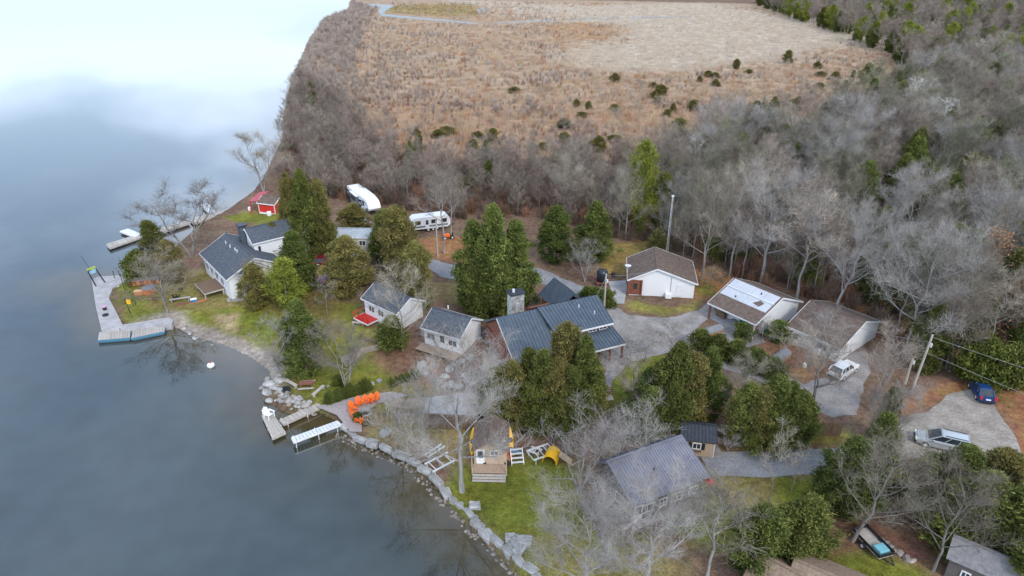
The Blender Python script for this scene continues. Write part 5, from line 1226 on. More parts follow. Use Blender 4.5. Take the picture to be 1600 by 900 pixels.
# ------------------------------------------------------------------ vegetation: meshes (height about 10 m, scaled per tree)
def rvec(r, s=1.0): return Vector((r.uniform(-s, s), r.uniform(-s, s), r.uniform(-s, s)))
def bare_mesh(seed, spread=.45, first=.28, limbs=11, up=.5, dens=1.0, r0=.16, forks=1, twigw=.0125, twigl=.75, weep=0.0, brw=.0145):
    """returns (trunk MB, crown MB): trunk with limbs; crown of branches and fine twigs"""
    r = random.Random(seed); H = 10.0; T = MB(); C = MB()
    stems = []
    for s_ in range(forks):
        a = r.uniform(0, 6.28); lean = (0 if forks == 1 else r.uniform(.12, .32))
        pts = [Vector((0, 0, -.3))]; n = 8
        for i in range(1, n + 1):
            z = H * .84 * i / n; pts.append(Vector((math.cos(a) * lean * z + r.uniform(-.12, .12) * i / 3, math.sin(a) * lean * z + r.uniform(-.12, .12) * i / 3, z)))
        rad = [r0 / forks ** .4 * (1 - .86 * (i / n)) for i in range(n + 1)]; rad[0] *= 1.35
        T.tube(pts, rad, 6, cap=False); stems.append((pts, rad))
    ga = r.uniform(0, 6)
    def grow(p, d, L, rad, n, bend, mb, sides):
        pts = [p]; d = d.normalized(); q = p
        for i in range(n):
            d = (d + Vector((0, 0, bend)) + rvec(r, .16)).normalized(); q = q + d * (L / n); pts.append(q)
        mb.tube(pts, [rad * (1 - .8 * i / n) for i in range(n + 1)], sides, cap=False); return pts
    def on(pts, f):
        i = min(int(f * (len(pts) - 1)), len(pts) - 2); return pts[i].lerp(pts[i + 1], f * (len(pts) - 1) - i), (pts[i + 1] - pts[i]).normalized()
    for pts, rad in stems:
        nl = max(4, int(limbs / forks))
        for k in range(nl):
            f = first + (1 - first) * (k + r.uniform(0, .7)) / nl; f = min(f, .99); p, d = on(pts, f); ga += 2.4 + r.uniform(-.4, .4)
            t = (f - first) / (1 - first); el = up + .5 * t + r.uniform(-.15, .15)
            L = H * spread * (1.1 - .62 * t) * r.uniform(.8, 1.15)
            lp = grow(p, Vector((math.cos(ga), math.sin(ga), el)), L, max(.022, r0 * .42 * (1 - .7 * t)), 5, .06 - weep * .5, T, 4)
            nb = max(3, int((5 + 3 * (1 - t)) * dens))
            for j in range(nb):
                g = .22 + .78 * (j + r.random()) / nb; p2, d2 = on(lp, min(g, .99))
                side = d2.cross(Vector((0, 0, 1))).normalized() * r.choice((-1, 1))
                bp = grow(p2, d2 * .55 + side * r.uniform(.3, .9) + Vector((0, 0, r.uniform(-.1, .6) - weep)), L * r.uniform(.28, .5) * (1.15 - .5 * g), brw, 3, .05 - weep, C, 3)
                for m_ in range(max(3, int(7.5 * dens))):
                    p3, d3 = on(bp, r.uniform(.2, .99)); L3 = twigl * r.uniform(.7, 1.5)
                    d4 = (d3 * .6 + rvec(r, .8) + Vector((0, 0, .25 - weep * 2))).normalized(); e3 = p3 + d4 * L3
                    w_ = d4.cross(rvec(r)).normalized() * twigw; C.add([p3 - w_, p3 + w_, e3], [(0, 1, 2)])
                    for q_ in range(3):
                        p5 = p3.lerp(e3, r.uniform(.2, .85)); d5 = (d4 * .7 + rvec(r, .8) + Vector((0, 0, .15 - weep * 2))).normalized()
                        w_ = d5.cross(rvec(r)).normalized() * twigw * .8; C.add([p5 - w_, p5 + w_, p5 + d5 * L3 * r.uniform(.45, .8)], [(0, 1, 2)])
    return T, C
def leafy_mesh(seed, prof, R_, n_cl=230, per=46, clr=.45, leaf=(.31, .055), upb=.85, gap=.25, lump=.30):
    """crown of many small leaf-sized faces in clumps inside an envelope; tint differs per clump and per spray"""
    g = np.random.default_rng(seed); t = g.random(n_cl) ** .85
    ph = g.random(6) * 6.28; az = g.random(n_cl) * 6.28
    env = np.interp(t, [p[0] for p in prof], [p[1] for p in prof]) * R_
    env = env * (1 + lump * np.sin(az * 2 + ph[0] + t * 5) + lump * .8 * np.sin(az * 3 + ph[1] - t * 8) + lump * .5 * np.sin(t * 23 + ph[2]))
    rr_ = env * (.35 + .65 * np.sqrt(g.random(n_cl)))
    keep = g.random(n_cl) > gap; rr_, t, az, env = rr_[keep], t[keep], az[keep], env[keep]; n_cl = len(t)
    cen = np.column_stack([rr_ * np.cos(az), rr_ * np.sin(az), .25 + t * 9.6])
    cr = clr * (.45 + .75 * np.sqrt(np.clip(env / R_, 0.05, 1))) * (.7 + .6 * g.random(n_cl))
    ct = g.random(n_cl)
    k = np.repeat(np.arange(n_cl), per); n = len(k)
    off = g.normal(size=(n, 3)) * .5; off[:, 2] *= .8
    p = cen[k] + off * cr[k][:, None]
    out_ = np.column_stack([np.cos(az[k]), np.sin(az[k]), np.full(n, upb)]); d = out_ * .7 + g.normal(size=(n, 3)) * .6
    d /= np.linalg.norm(d, axis=1)[:, None]
    s_ = np.cross(d, g.normal(size=(n, 3))); s_ /= np.linalg.norm(s_, axis=1)[:, None]
    L = leaf[0] * (.6 + .8 * g.random(n))[:, None]; W_ = leaf[1] * (.7 + .6 * g.random(n))[:, None]
    v = np.stack([p - s_ * W_ - d * L * .3, p + s_ * W_ - d * L * .3, p + d * L * .7], 1).reshape(-1, 3)
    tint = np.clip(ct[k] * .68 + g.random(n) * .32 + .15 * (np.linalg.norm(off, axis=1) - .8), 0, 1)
    return v, np.repeat(tint, 3)
def tri_mesh(name, v, tint, m, extra=None, extra_m=None):
    nv = len(v); me = bpy.data.meshes.new(name); ev = []; ef = []
    if extra: ev, ef = extra.v, extra.f
    lens = [3] * (nv // 3) + [len(f) for f in ef]; idx = list(range(nv)) + [i + nv for f in ef for i in f]
    me.vertices.add(nv + len(ev)); me.vertices.foreach_set('co', np.vstack([v, np.array(ev).reshape(-1, 3)]).astype(np.float32).ravel())
    me.loops.add(len(idx)); me.loops.foreach_set('vertex_index', np.array(idx, np.int32))
    me.polygons.add(len(lens)); me.polygons.foreach_set('loop_start', np.concatenate([[0], np.cumsum(lens)[:-1]]).astype(np.int32))
    me.materials.append(m)
    if extra_m: me.materials.append(extra_m)
    mi = np.zeros(len(lens), np.int32); mi[nv // 3:] = 1 if extra_m else 0; me.polygons.foreach_set('material_index', mi)
    me.update(calc_edges=True)
    a = me.attributes.new('tint', 'FLOAT', 'POINT'); a.data.foreach_set('value', np.concatenate([tint, np.full(len(ev), .5)]).astype(np.float32))
    return me
CONE = [(0, .6), (.08, .95), (.3, 1), (.6, .78), (.82, .46), (1, .06)]
COLU = [(0, .5), (.1, .9), (.35, 1), (.65, .85), (.85, .52), (1, .08)]
BUSH = [(0, .8), (.15, 1), (.5, .92), (.8, .62), (1, .2)]
PINEP = [(0, .05), (.2, .3), (.35, .85), (.55, 1), (.8, .7), (1, .12)]
def trunk_mb(h=9.0, r=.13):
    T = MB(); T.tube([(0, 0, -.3), (.05, .02, h * .4), (0, .05, h)], [r * 1.2, r * .8, .02], 6, cap=False); return T
def ever_set(prefix, seeds, prof, R_, m, **k):
    o = []
    for s_ in seeds:
        v, t_ = leafy_mesh(s_, prof, R_, **k); tm = trunk_mb(); o.append((tm.mesh('trunk', BARK), tri_mesh(prefix, v, t_, m), (v, t_, tm), m))
    return o
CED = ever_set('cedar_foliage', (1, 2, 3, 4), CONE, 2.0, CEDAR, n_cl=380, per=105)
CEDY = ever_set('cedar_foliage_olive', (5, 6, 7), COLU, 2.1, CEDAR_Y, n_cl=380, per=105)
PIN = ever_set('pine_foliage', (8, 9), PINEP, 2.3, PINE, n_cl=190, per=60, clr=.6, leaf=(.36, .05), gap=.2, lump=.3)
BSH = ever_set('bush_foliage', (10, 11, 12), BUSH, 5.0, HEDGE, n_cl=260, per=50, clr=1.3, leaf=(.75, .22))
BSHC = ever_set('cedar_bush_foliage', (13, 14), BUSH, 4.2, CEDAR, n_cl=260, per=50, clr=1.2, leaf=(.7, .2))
def bare_set(seeds, bm_, tm_, **k):
    o = []
    for s_ in seeds:
        T, C = bare_mesh(s_, **k); o.append((T.mesh('bare_trunk', bm_, True), C.mesh('bare_crown', tm_), (T, C), (bm_, tm_)))
    return o
BROAD = bare_set((1, 2, 3), BARK_PALE, TWIG_PALE, spread=.52, first=.25, limbs=13, up=.45, dens=2.2, r0=.165, twigw=.0078, brw=.0105)
DENSE = bare_set((4, 5), BARK, TWIG, spread=.46, first=.22, limbs=15, up=.75, dens=1.5, r0=.12, twigw=.0078, brw=.0105)
MULTI = bare_set((6, 7), BARK, TWIG, spread=.42, first=.22, limbs=16, up=.5, dens=1.8, r0=.155, forks=3, twigw=.0078, brw=.0105)
MULTIP = bare_set((16, 17), BARK_PALE, TWIG_PALE, spread=.36, first=.12, limbs=18, up=.7, dens=1.2, r0=.12, forks=4, twigw=.0078, brw=.0105)
TALL = bare_set((8, 9, 10), BARK_PALE, TWIG, spread=.30, first=.40, limbs=12, up=.8, dens=1.25, r0=.105)
THIN = bare_set((11, 12), BARK, TWIG, spread=.26, first=.3, limbs=9, up=.9, dens=.8, r0=.07)
BROWNT = bare_set((13, 14, 15), BARK, TWIG_BR, spread=.36, first=.25, limbs=12, up=.7, dens=1.3, r0=.09)
MOSSY = bare_set((21, 22), BARK, mat('twig_mossy', (.085, .085, .05), (.31, .30, .20), .8, .95, objrand=.35), spread=.34, first=.3, limbs=13, up=.7, dens=1.3, r0=.10)
WEEP = bare_set((18,), BARK, mat('twig_olive', (.14, .125, .09), (.28, .255, .19), .8, .95, objrand=.2), spread=.6, first=.25, limbs=15, up=.5, dens=1.4, r0=.16, weep=.10)
BIR = bare_set((19,), BIRCH, BIRCH, spread=.30, first=.3, limbs=11, up=.9, dens=.7, r0=.10)
POOLS = dict(cedar=CED, olive=CEDY, pine=PIN, bush=BSH, cbush=BSHC, broad=BROAD, dense=DENSE, multi=MULTI, multip=MULTIP, tall=TALL, thin=THIN, brown=BROWNT, mossy=MOSSY, weep=WEEP, birch=BIR)
# crown radius of each mesh, to turn a crown width into a scale
def rad_of(me):
    c = np.empty(len(me.vertices) * 3, np.float32); me.vertices.foreach_get('co', c); c = c.reshape(-1, 3); d = np.hypot(c[:, 0], c[:, 1]); return float(np.percentile(d, 94)), float(np.percentile(c[:, 2], 99.7))
DIM = {k: [rad_of(e[1]) for e in p] for k, p in POOLS.items()}
def tree(kind, p, h, width=None, label=None, group=None, rot=None, lean=(0, 0), name=None, cat=None, idx=None):
    pool = POOLS[kind]; i = random.randrange(len(pool)) if idx is None else idx % len(pool); tm, cm = pool[i][0], pool[i][1]; r_, zt_ = DIM[kind][i]
    sz = h / zt_; sx = sz if width is None else width / 2 / r_
    leafy = kind in ('cedar', 'olive', 'pine', 'bush', 'cbush')
    nm = name or {'cedar': 'cedar_tree', 'olive': 'cedar_tree', 'pine': 'pine_tree', 'bush': 'shrub', 'cbush': 'shrub'}.get(kind, 'bare_tree')
    t = bpy.data.objects.new(nm, None); COL.objects.link(t); t.location = p; t.scale = (sx, sx, sz)
    t.rotation_euler = (lean[0], lean[1], random.uniform(0, 6.28) if rot is None else rot)
    tag(t, label, cat or ('shrub' if 'bush' in kind else 'tree'), group)
    put('trunk', tm, t); put('foliage' if leafy else 'crown', cm, t)
    return t
def ptree(kind, bx, by, topy, wpx, label, group=None, **k):
    p = G(bx, by); h = height_to(p, topy); s = ppm(p + V(0, 0, h * .6)); return tree(kind, p, h, wpx / s, label, group, **k)

EVER = [
 ('olive', 464, 398, 272, 40, 'tall olive cedar at the left of the trio beside the fifth wheel trailer'), ('cedar', 486, 404, 266, 50, 'tallest cedar in the middle of the trio beside the point house'),
 ('olive', 508, 400, 280, 46, 'olive cedar at the right of the trio, nearest the mobile home'), ('olive', 433, 410, 348, 38, 'small brownish cedar against the white wall of the point house'),
 ('cedar', 469, 455, 362, 60, 'dark cedar behind the bright green pine'), ('pine', 451, 484, 405, 64, 'bright yellow-green pine below the point house'),
 ('cedar', 478, 578, 470, 66, 'dark cedar standing at the end of the sandy beach'), ('olive', 404, 480, 412, 44, 'dull grey-green cedar left of the bright pine'),
 ('olive', 547, 458, 370, 66, 'olive cedar in front of the mobile home'), ('olive', 556, 366, 318, 48, 'small conical cedar between the fifth wheel trailer and mobile home'),
 ('cedar', 606, 412, 328, 54, 'dark cedar at the right end of the mobile home'), ('olive', 626, 438, 322, 60, 'tall olive cedar behind the red-porched cottage'), ('olive', 655, 482, 378, 52, 'yellowish cedar at the back corner of the red-porched cottage'),
 ('cedar', 742, 482, 345, 60, 'left cedar of the big clump above the lodge chimney'), ('cedar', 772, 488, 322, 72, 'tallest cedar of the big clump above the lodge chimney'), ('cedar', 806, 476, 345, 62, 'right cedar of the big clump above the lodge chimney'), ('cedar', 756, 492, 385, 70, 'front cedar of the big clump above the lodge chimney'),
 ('cedar', 866, 408, 322, 58, 'dark cedar behind the lodge, left of a pair'), ('cedar', 929, 408, 315, 54, 'dark cedar behind the lodge, right of a pair'), ('pine', 998, 366, 220, 54, 'tall bright green pine at the edge of the wood above the bungalow'),
 ('olive', 1025, 398, 358, 28, 'small cedar behind the bungalow by the mast'),
 ('olive', 800, 662, 566, 64, 'left cedar of the foreground clump below the lodge'), ('cedar', 848, 668, 548, 66, 'middle cedar of the foreground clump below the lodge'), ('olive', 880, 640, 505, 72, 'tallest slim cedar touching the blue lodge roof'), ('cedar', 910, 654, 526, 58, 'right cedar of the foreground clump beside the asphalt drive'),
 ('cedar', 1048, 672, 536, 66, 'broad cedar above the tan shed'), ('cedar', 1098, 655, 545, 56, 'slimmer cedar behind the tan shed on the lane side'), ('cedar', 1010, 650, 575, 60, 'low cedar between the drive circle and broad cedar'), ('cedar', 1014, 684, 606, 58, 'front cedar left of the tan shed, farther from its wall'),
 ('cedar', 1160, 692, 600, 62, 'left cedar of the spreading row behind the driveway verge'), ('cedar', 1200, 694, 588, 64, 'middle cedar of the spreading row behind the driveway verge'), ('cedar', 1240, 688, 612, 64, 'right cedar of the spreading row beside the slatted fence'),
 ('cedar', 1374, 694, 606, 42, 'narrow dark cedar between the lane and the gravel lot'), ('cedar', 1312, 796, 686, 92, 'dark cedar on the lawn corner below the driveway'), ('cedar', 1352, 774, 648, 70, 'cedar behind the leaning bare tree by the driveway'),
 ('olive', 1424, 790, 726, 74, 'low olive cedar below the silver minivan'), ('cedar', 1478, 812, 700, 100, 'rounded cedar just below the silver minivan'), ('olive', 1541, 795, 704, 84, 'yellow-tipped cedar at the lot edge right of the minivan'), ('cedar', 1510, 862, 742, 110, 'cedar behind the bushy bare tree near the grey shed'), ('cedar', 1570, 884, 765, 112, 'big cedar at the right edge above the grey shed'), ('olive', 1598, 850, 735, 80, 'olive cedar cut by the right edge of the picture'), ('cedar', 1590, 930, 820, 70, 'dark cedar in the bottom right corner'),
 ('cedar', 1180, 890, 792, 92, 'cedar on the lower lawn left of the spiky bare shrub'), ('cedar', 1247, 880, 776, 84, 'cedar on the lower lawn right of the spiky bare shrub'),
 ('cedar', 248, 425, 345, 44, 'dark evergreen under the big bare tree of the point'), ('cbush', 222, 440, 392, 44, 'low dark evergreen at the shore of the point'), ('olive', 272, 440, 375, 38, 'dark evergreen beside the point house deck'),
 ('cedar', 826, 650, 545, 52, 'narrow cedar second from the left in the clump below the lodge'), ('olive', 868, 668, 560, 58, 'narrow olive cedar at the front centre of the clump below the lodge'), ('cedar', 892, 672, 575, 60, 'low cedar at the front right of the clump below the lodge'), ('cedar', 780, 664, 600, 54, 'lowest cedar at the left end of the clump below the lodge'), ('olive', 926, 640, 566, 42, 'small olive cedar by the railed landing'),
 ('olive', 1074, 668, 552, 54, 'olive cedar between the broad cedar and the lane'), ('cedar', 1046, 684, 596, 54, 'front cedar beside the left wall of the tan shed'), ('olive', 1180, 696, 606, 56, 'olive cedar inside the spreading row behind the verge'), ('cedar', 1220, 694, 598, 56, 'cedar second from the right in the spreading row'), ('olive', 1146, 690, 622, 44, 'olive cedar at the left end of the spreading row'),
 ('cedar', 772, 640, 575, 56, 'small cedar beside the stepped boulder garden'), ('olive', 640, 470, 400, 40, 'low olive cedar behind the dense bare tree'),
]
for e in EVER: ptree(*e)
SHR = [
 ('bush', 1522, 592, 524, 74, 'round dark green shrub left of the blue car'), ('cbush', 1578, 600, 540, 66, 'grey-green shrub right of the blue car'), ('bush', 930, 474, 450, 30, 'clipped hedge shrub left of the tank stand'), ('bush', 946, 476, 452, 32, 'clipped hedge shrub in front of the tank stand'), ('bush', 918, 466, 448, 26, 'clipped hedge shrub nearest the lodge'),
 ('cbush', 1094, 545, 515, 34, 'dark shrub at the upper end of the lane hedge'), ('cbush', 1120, 556, 524, 40, 'dark shrub in the lane hedge below the garage patio'), ('cbush', 1148, 566, 532, 38, 'shrub at the middle of the lane hedge'), ('cbush', 1180, 578, 546, 40, 'low shrub in the lane hedge left of the small woodpile'), ('cbush', 1208, 590, 560, 36, 'last shrub of the lane hedge by the small woodpile'), ('cbush', 1216, 530, 502, 40, 'shrub between the garage and the outbuilding'), ('cbush', 1162, 528, 505, 30, 'shrub behind the garage patio wall'),
 ('cbush', 615, 545, 495, 46, 'dark evergreen shrub below the red-porched cottage'), ('bush', 528, 602, 586, 20, 'little dark shrub on the green shore lawn'), ('bush', 1385, 480, 440, 44, 'evergreen shrub behind the outbuilding'), ('bush', 1440, 520, 470, 50, 'evergreen shrub in the wood right of the outbuilding'),
 ('cbush', 560, 658, 644, 14, 'small clump of grass-like shrub by the orange chairs'), ('cbush', 572, 663, 652, 12, 'low green tuft at the lawn edge of the patio'),
]
for e in SHR: ptree(*e)
for i in range(15):                                   # the little cedar hedge along the patio
    f = i / 14; q = (512 + 66 * f, 632 - 22 * f); p = G(*q); tree('cedar', p, random.uniform(1.5, 2.1), random.uniform(.7, .9), 'knee-high cedar in the hedge row along the paver patio', 'cedar hedge along the paver patio', name='hedge_cedar', cat='shrub')
for i in range(6):
    f = i / 5; q = (612 + 40 * f, 604 - 14 * f); p = G(*q); tree('cedar', p, random.uniform(1.0, 1.5), .8, 'small dark cedar in the row left of the boulders', 'small cedars left of the boulder garden', name='hedge_cedar', cat='shrub')

BARE = [
 ('multi', 412, 300, 203, 92, 'spreading dark bare tree overhanging the lake above the boathouse'), ('multi', 300, 402, 284, 160, 'big spreading bare tree on the shore of the point'), ('dense', 262, 488, 392, 110, 'bare tree on the lawn beside the cedar tub'), ('dense', 400, 470, 400, 60, 'grey bare tree in front of the point house gable'),
 ('multip', 443, 592, 490, 74, 'pale bare tree at the beach end by the boulders'), ('multi', 545, 618, 502, 112, 'grey bare tree beside the picnic table lawn'), ('dense', 630, 548, 410, 112, 'dense bare tree in front of the red-porched cottage'), ('broad', 722, 768, 540, 240, 'huge pale bare tree rising from the seawall lawn'),
 ('tall', 694, 396, 245, 84, 'tall bare tree over the orange leaf litter'), ('tall', 706, 372, 258, 60, 'slim bare tree next to the travel trailer'), ('multip', 914, 440, 368, 60, 'pale twiggy tree between the two dark cedars'), ('multi', 880, 335, 238, 80, 'dark forked bare tree at the marsh edge behind the cedars'),
 ('broad', 1188, 448, 252, 150, 'massive bare tree behind the silver-roofed garage'), ('dense', 1140, 432, 246, 120, 'dense bare tree between bungalow and garage'), ('dense', 1098, 434, 262, 110, 'dense bare tree at the corner of the bungalow lawn'), ('tall', 1244, 470, 288, 120, 'bare tree with thick pale trunk behind the garage gable'), ('broad', 1296, 500, 300, 150, 'leaning pale bare tree behind the outbuilding'),
 ('broad', 1412, 560, 338, 180, 'broad pale-crowned bare tree in the wood behind the outbuilding'), ('multi', 1478, 575, 370, 140, 'forked bare tree left of the round dark shrub'), ('multi', 1268, 646, 512, 140, 'bare tree at the bend of the lane below the white car'), ('multip', 1292, 560, 486, 84, 'small pale bare tree before the outbuilding roof'), ('multi', 1360, 642, 520, 125, 'bare tree right of the white car'), ('multi', 1358, 735, 600, 80, 'bare tree between the lane and the minivan'),
 ('dense', 1332, 846, 668, 150, 'leaning dark bare tree beside the utility trailer'), ('dense', 1458, 892, 716, 160, 'bushy bare tree left of the grey shed'), ('tall', 1105, 905, 742, 150, 'bare tree on the lawn in front of the lavender-roofed house'), ('thin', 1200, 790, 655, 56, 'thin sapling standing on the lower driveway lawn'), ('thin', 1236, 770, 690, 44, 'thin sapling near the driveway edge'), ('multip', 1246, 872, 798, 60, 'white spiky bare shrub tree above the brown-roofed shed'),
 ('multip', 955, 752, 640, 125, 'pale twiggy tree at the back left of the lavender-roofed house'), ('multip', 1002, 732, 636, 120, 'pale twiggy tree behind the lavender roof'), ('multip', 1136, 704, 664, 56, 'low pale twigs beside the tan shed'), ('multip', 905, 770, 640, 150, 'pale bare tree between the yellow slide and the house deck'), ('broad', 1006, 945, 745, 210, 'large bare tree at the bottom edge before the dark house'), ('broad', 912, 950, 765, 190, 'low wide bare tree at the bottom edge of the lawn'),
 ('multip', 1066, 850, 736, 80, 'pale twiggy tree in front of the dark house windows'), ('multip', 948, 860, 740, 120, 'pale twiggy tree beside the near end of the house deck'), ('multip', 660, 690, 610, 90, 'pale twiggy tree between the raised terrace and the seawall'), ('dense', 1512, 800, 712, 60, 'small grey bare tree among the cedars below the minivan'),
 ('thin', 1045, 572, 500, 64, 'thin sapling at the edge of the grey yard'), ('thin', 984, 576, 528, 56, 'thin leafless sapling beside the drive circle'), ('thin', 1008, 566, 516, 56, 'second thin sapling in the drive circle, nearer the bungalow'), ('multip', 776, 612, 520, 110, 'pale bare tree over the stepped boulder garden'), ('weep', 626, 700, 606, 120, 'drooping grey-olive bare tree by the orange chairs'), ('weep', 650, 720, 640, 90, 'low drooping bare tree above the seawall rails'),
 ('multi', 1150, 652, 556, 92, 'grey bare tree in front of the lane hedge'), ('thin', 1242, 575, 505, 76, 'thin bare tree beside the small woodpile'), ('thin', 1186, 556, 498, 60, 'thin reddish tree on the garage patio'), ('thin', 930, 612, 540, 26, 'slender dark sapling left on the asphalt drive edge'), ('thin', 942, 614, 545, 26, 'slender dark sapling right on the asphalt drive edge'), ('multi', 985, 645, 560, 90, 'crooked pale tree inside the drive circle'), ('thin', 512, 490, 430, 46, 'thin bare tree by the purple trampoline'), ('multip', 690, 560, 500, 80, 'pale twigs in front of the small white cottage'), ('birch', 1555, 100, 48, 36, 'white-trunked birch at the far edge of the wood'), ('birch', 1492, 330, 256, 40, 'white birch crown standing out in the wood'), ('birch', 1305, 235, 150, 44, 'pale birch at the marsh edge'), ('multip', 1372, 700, 600, 70, 'pale crooked tree leaning over the lane end'),
]
for e in BARE:
    k = {}
    if 'leaning' in e[5]: k = dict(lean=(0, .22), rot=0)
    ptree(*e, **k)
# oak that keeps its rust-coloured leaves
v, t_ = leafy_mesh(31, BUSH, 4.2, n_cl=150, per=14, clr=1.3, leaf=(.3, .1)); v[:, 2] = 3.2 + v[:, 2] * .68
om = tri_mesh('oak_foliage', v, t_, OAKLEAF)
for (bx, by, ty, wp, lab) in ((1520, 470, 360, 100, 'oak holding rust-brown leaves in the wood'), (1575, 545, 440, 110, 'oak with rust-brown leaves near the blue car wood edge'), (1110, 452, 420, 50, 'little rust-leaved tree by the bungalow lawn')):
    p = G(bx, by); h = height_to(p, ty); sx = wp / ppm(p) / 8.0; t = thing('oak_tree', lab, 'tree', p); t.scale = (sx, sx, h / 10)
    put('trunk', DENSE[0][0], t); put('crown', DENSE[0][1], t); put('foliage', om, t)

# ------------------------------------------------------------------ woods
def scatter(poly_px, dens, seed, poly=None):
    poly = np.array([G(*q)[:2] for q in poly_px]) if poly is None else poly
    g = np.random.default_rng(seed); lo, hi = poly.min(0), poly.max(0); n = int(dens * np.prod(hi - lo))
    P = g.random((n, 2)) * (hi - lo) + lo; P = P[sdpoly(P, poly) > 0]; P = P[sdpoly(P, SHORE) > 1.0]
    return P
WOOD_R = [(1085, 408), (1110, 438), (1190, 452), (1262, 478), (1365, 512), (1385, 560), (1440, 585), (1480, 590), (1512, 560), (1565, 575), (1640, 625), (1760, 600), (1720, 120), (1600, 118), (1480, 118), (1390, 160), (1260, 218), (1100, 236), (1010, 300), (960, 372), (1010, 385)]
WOOD_L = [(436, 300), (520, 312), (640, 330), (720, 345), (840, 340), (960, 372), (1010, 300), (1100, 236), (960, 262), (830, 258), (700, 262), (610, 240), (560, 190), (500, 150), (470, 130), (455, 170), (440, 240)]
WOOD_F = [(1195, 18), (1290, 46), (1390, 88), (1420, 130), (1480, 118), (1720, 120), (1800, 40), (1700, 4), (1180, 4)]
def zones():
    z = []
    for P, mix_, hmin, hmax, nm in ((scatter(WOOD_R, .058, 1), 'R', 8, 16, 'bare grey tree in the wood behind the garages and bungalow'), (scatter(WOOD_L, .085, 2), 'L', 5, 9, 'bare brownish tree in the thicket behind the trailers'), (scatter(WOOD_F, .020, 3), 'F', 11, 17, 'far bare tree in the dark wood beyond the marsh')):
        for p in P: z.append((p, mix_, random.uniform(hmin, hmax), nm))
    return z
ZN = zones(); ZN.sort(key=lambda e: e[0][0] ** 2 + e[0][1] ** 2)
KEEP = [(e, G(*q)) for e, q in ((9, (1296, 500)),)]
cnt = 0; REST = []
zh = hgt(np.array([e[0] for e in ZN]))
for (p, mx_, h, nm), z in zip(ZN, zh):
    d = math.hypot(p[0], p[1]); px_ = 800 + FPX * p[0] / (p[1] * math.cos(PITCH) + (CAMZ - z) * math.sin(PITCH))
    P3 = Vector((p[0], p[1], z))
    if mx_ == 'R': kind = random.choices(('tall', 'dense', 'broad', 'thin', 'brown', 'cedar', 'mossy', 'birch'), (22, 20, 7, 8, 10, 34 if px_ > 1280 else 16, 18, 1))[0]
    elif mx_ == 'L': kind = random.choices(('brown', 'dense', 'tall', 'thin', 'cedar'), (55, 12, 16, 14, 2))[0]
    else: kind = random.choices(('tall', 'brown', 'cedar', 'thin', 'pine'), (30, 24, 32, 4, 10))[0]
    if kind == 'cedar': h *= .75 if mx_ == 'F' else .78
    if cnt < 245 and px_ < 1640 and kind not in ('cedar', 'pine'):
        adj = {'tall': 'tall straight bare tree', 'dense': 'dense grey-twigged bare tree', 'broad': 'wide pale-barked bare tree', 'thin': 'thin bare sapling', 'brown': 'brownish bare tree', 'mossy': 'mossy olive-twigged bare tree', 'birch': 'white-barked bare tree'}[kind]
        if mx_ == 'R': where = 'behind the bungalow' if px_ < 1130 else 'behind the silver-roofed garage' if px_ < 1260 else 'behind the outbuilding' if px_ < 1400 else 'behind the utility pole' if px_ < 1500 else 'above the blue car'
        elif mx_ == 'L': where = 'by the shore above the boathouse' if px_ < 540 else 'behind the fifth wheel trailer' if px_ < 630 else 'behind the travel trailer' if px_ < 740 else 'between the marsh and the lodge cedars'
        else: where = 'beyond the marsh'
        wood = {'R': 'in the wood', 'L': 'in the thicket', 'F': 'in the far wood'}[mx_]
        tree(kind, P3, h, None, f'{adj} {wood} {where}', f'{adj}s {wood} {where}'); cnt += 1
    elif kind in ('cedar', 'pine') and d < 190 and px_ < 1640:
        where = 'of the thicket behind the trailers' if mx_ == 'L' else 'behind the bungalow' if px_ < 1130 else 'behind the silver-roofed garage' if px_ < 1260 else 'behind the outbuilding' if px_ < 1400 else 'right of the utility pole' if d < 130 else 'deep in the wood at the right edge'
        tree(kind, P3, h, None, f'evergreen half hidden among the bare trees {where}', f'evergreens among the bare trees {where}')
    else: REST.append((P3, kind, h))

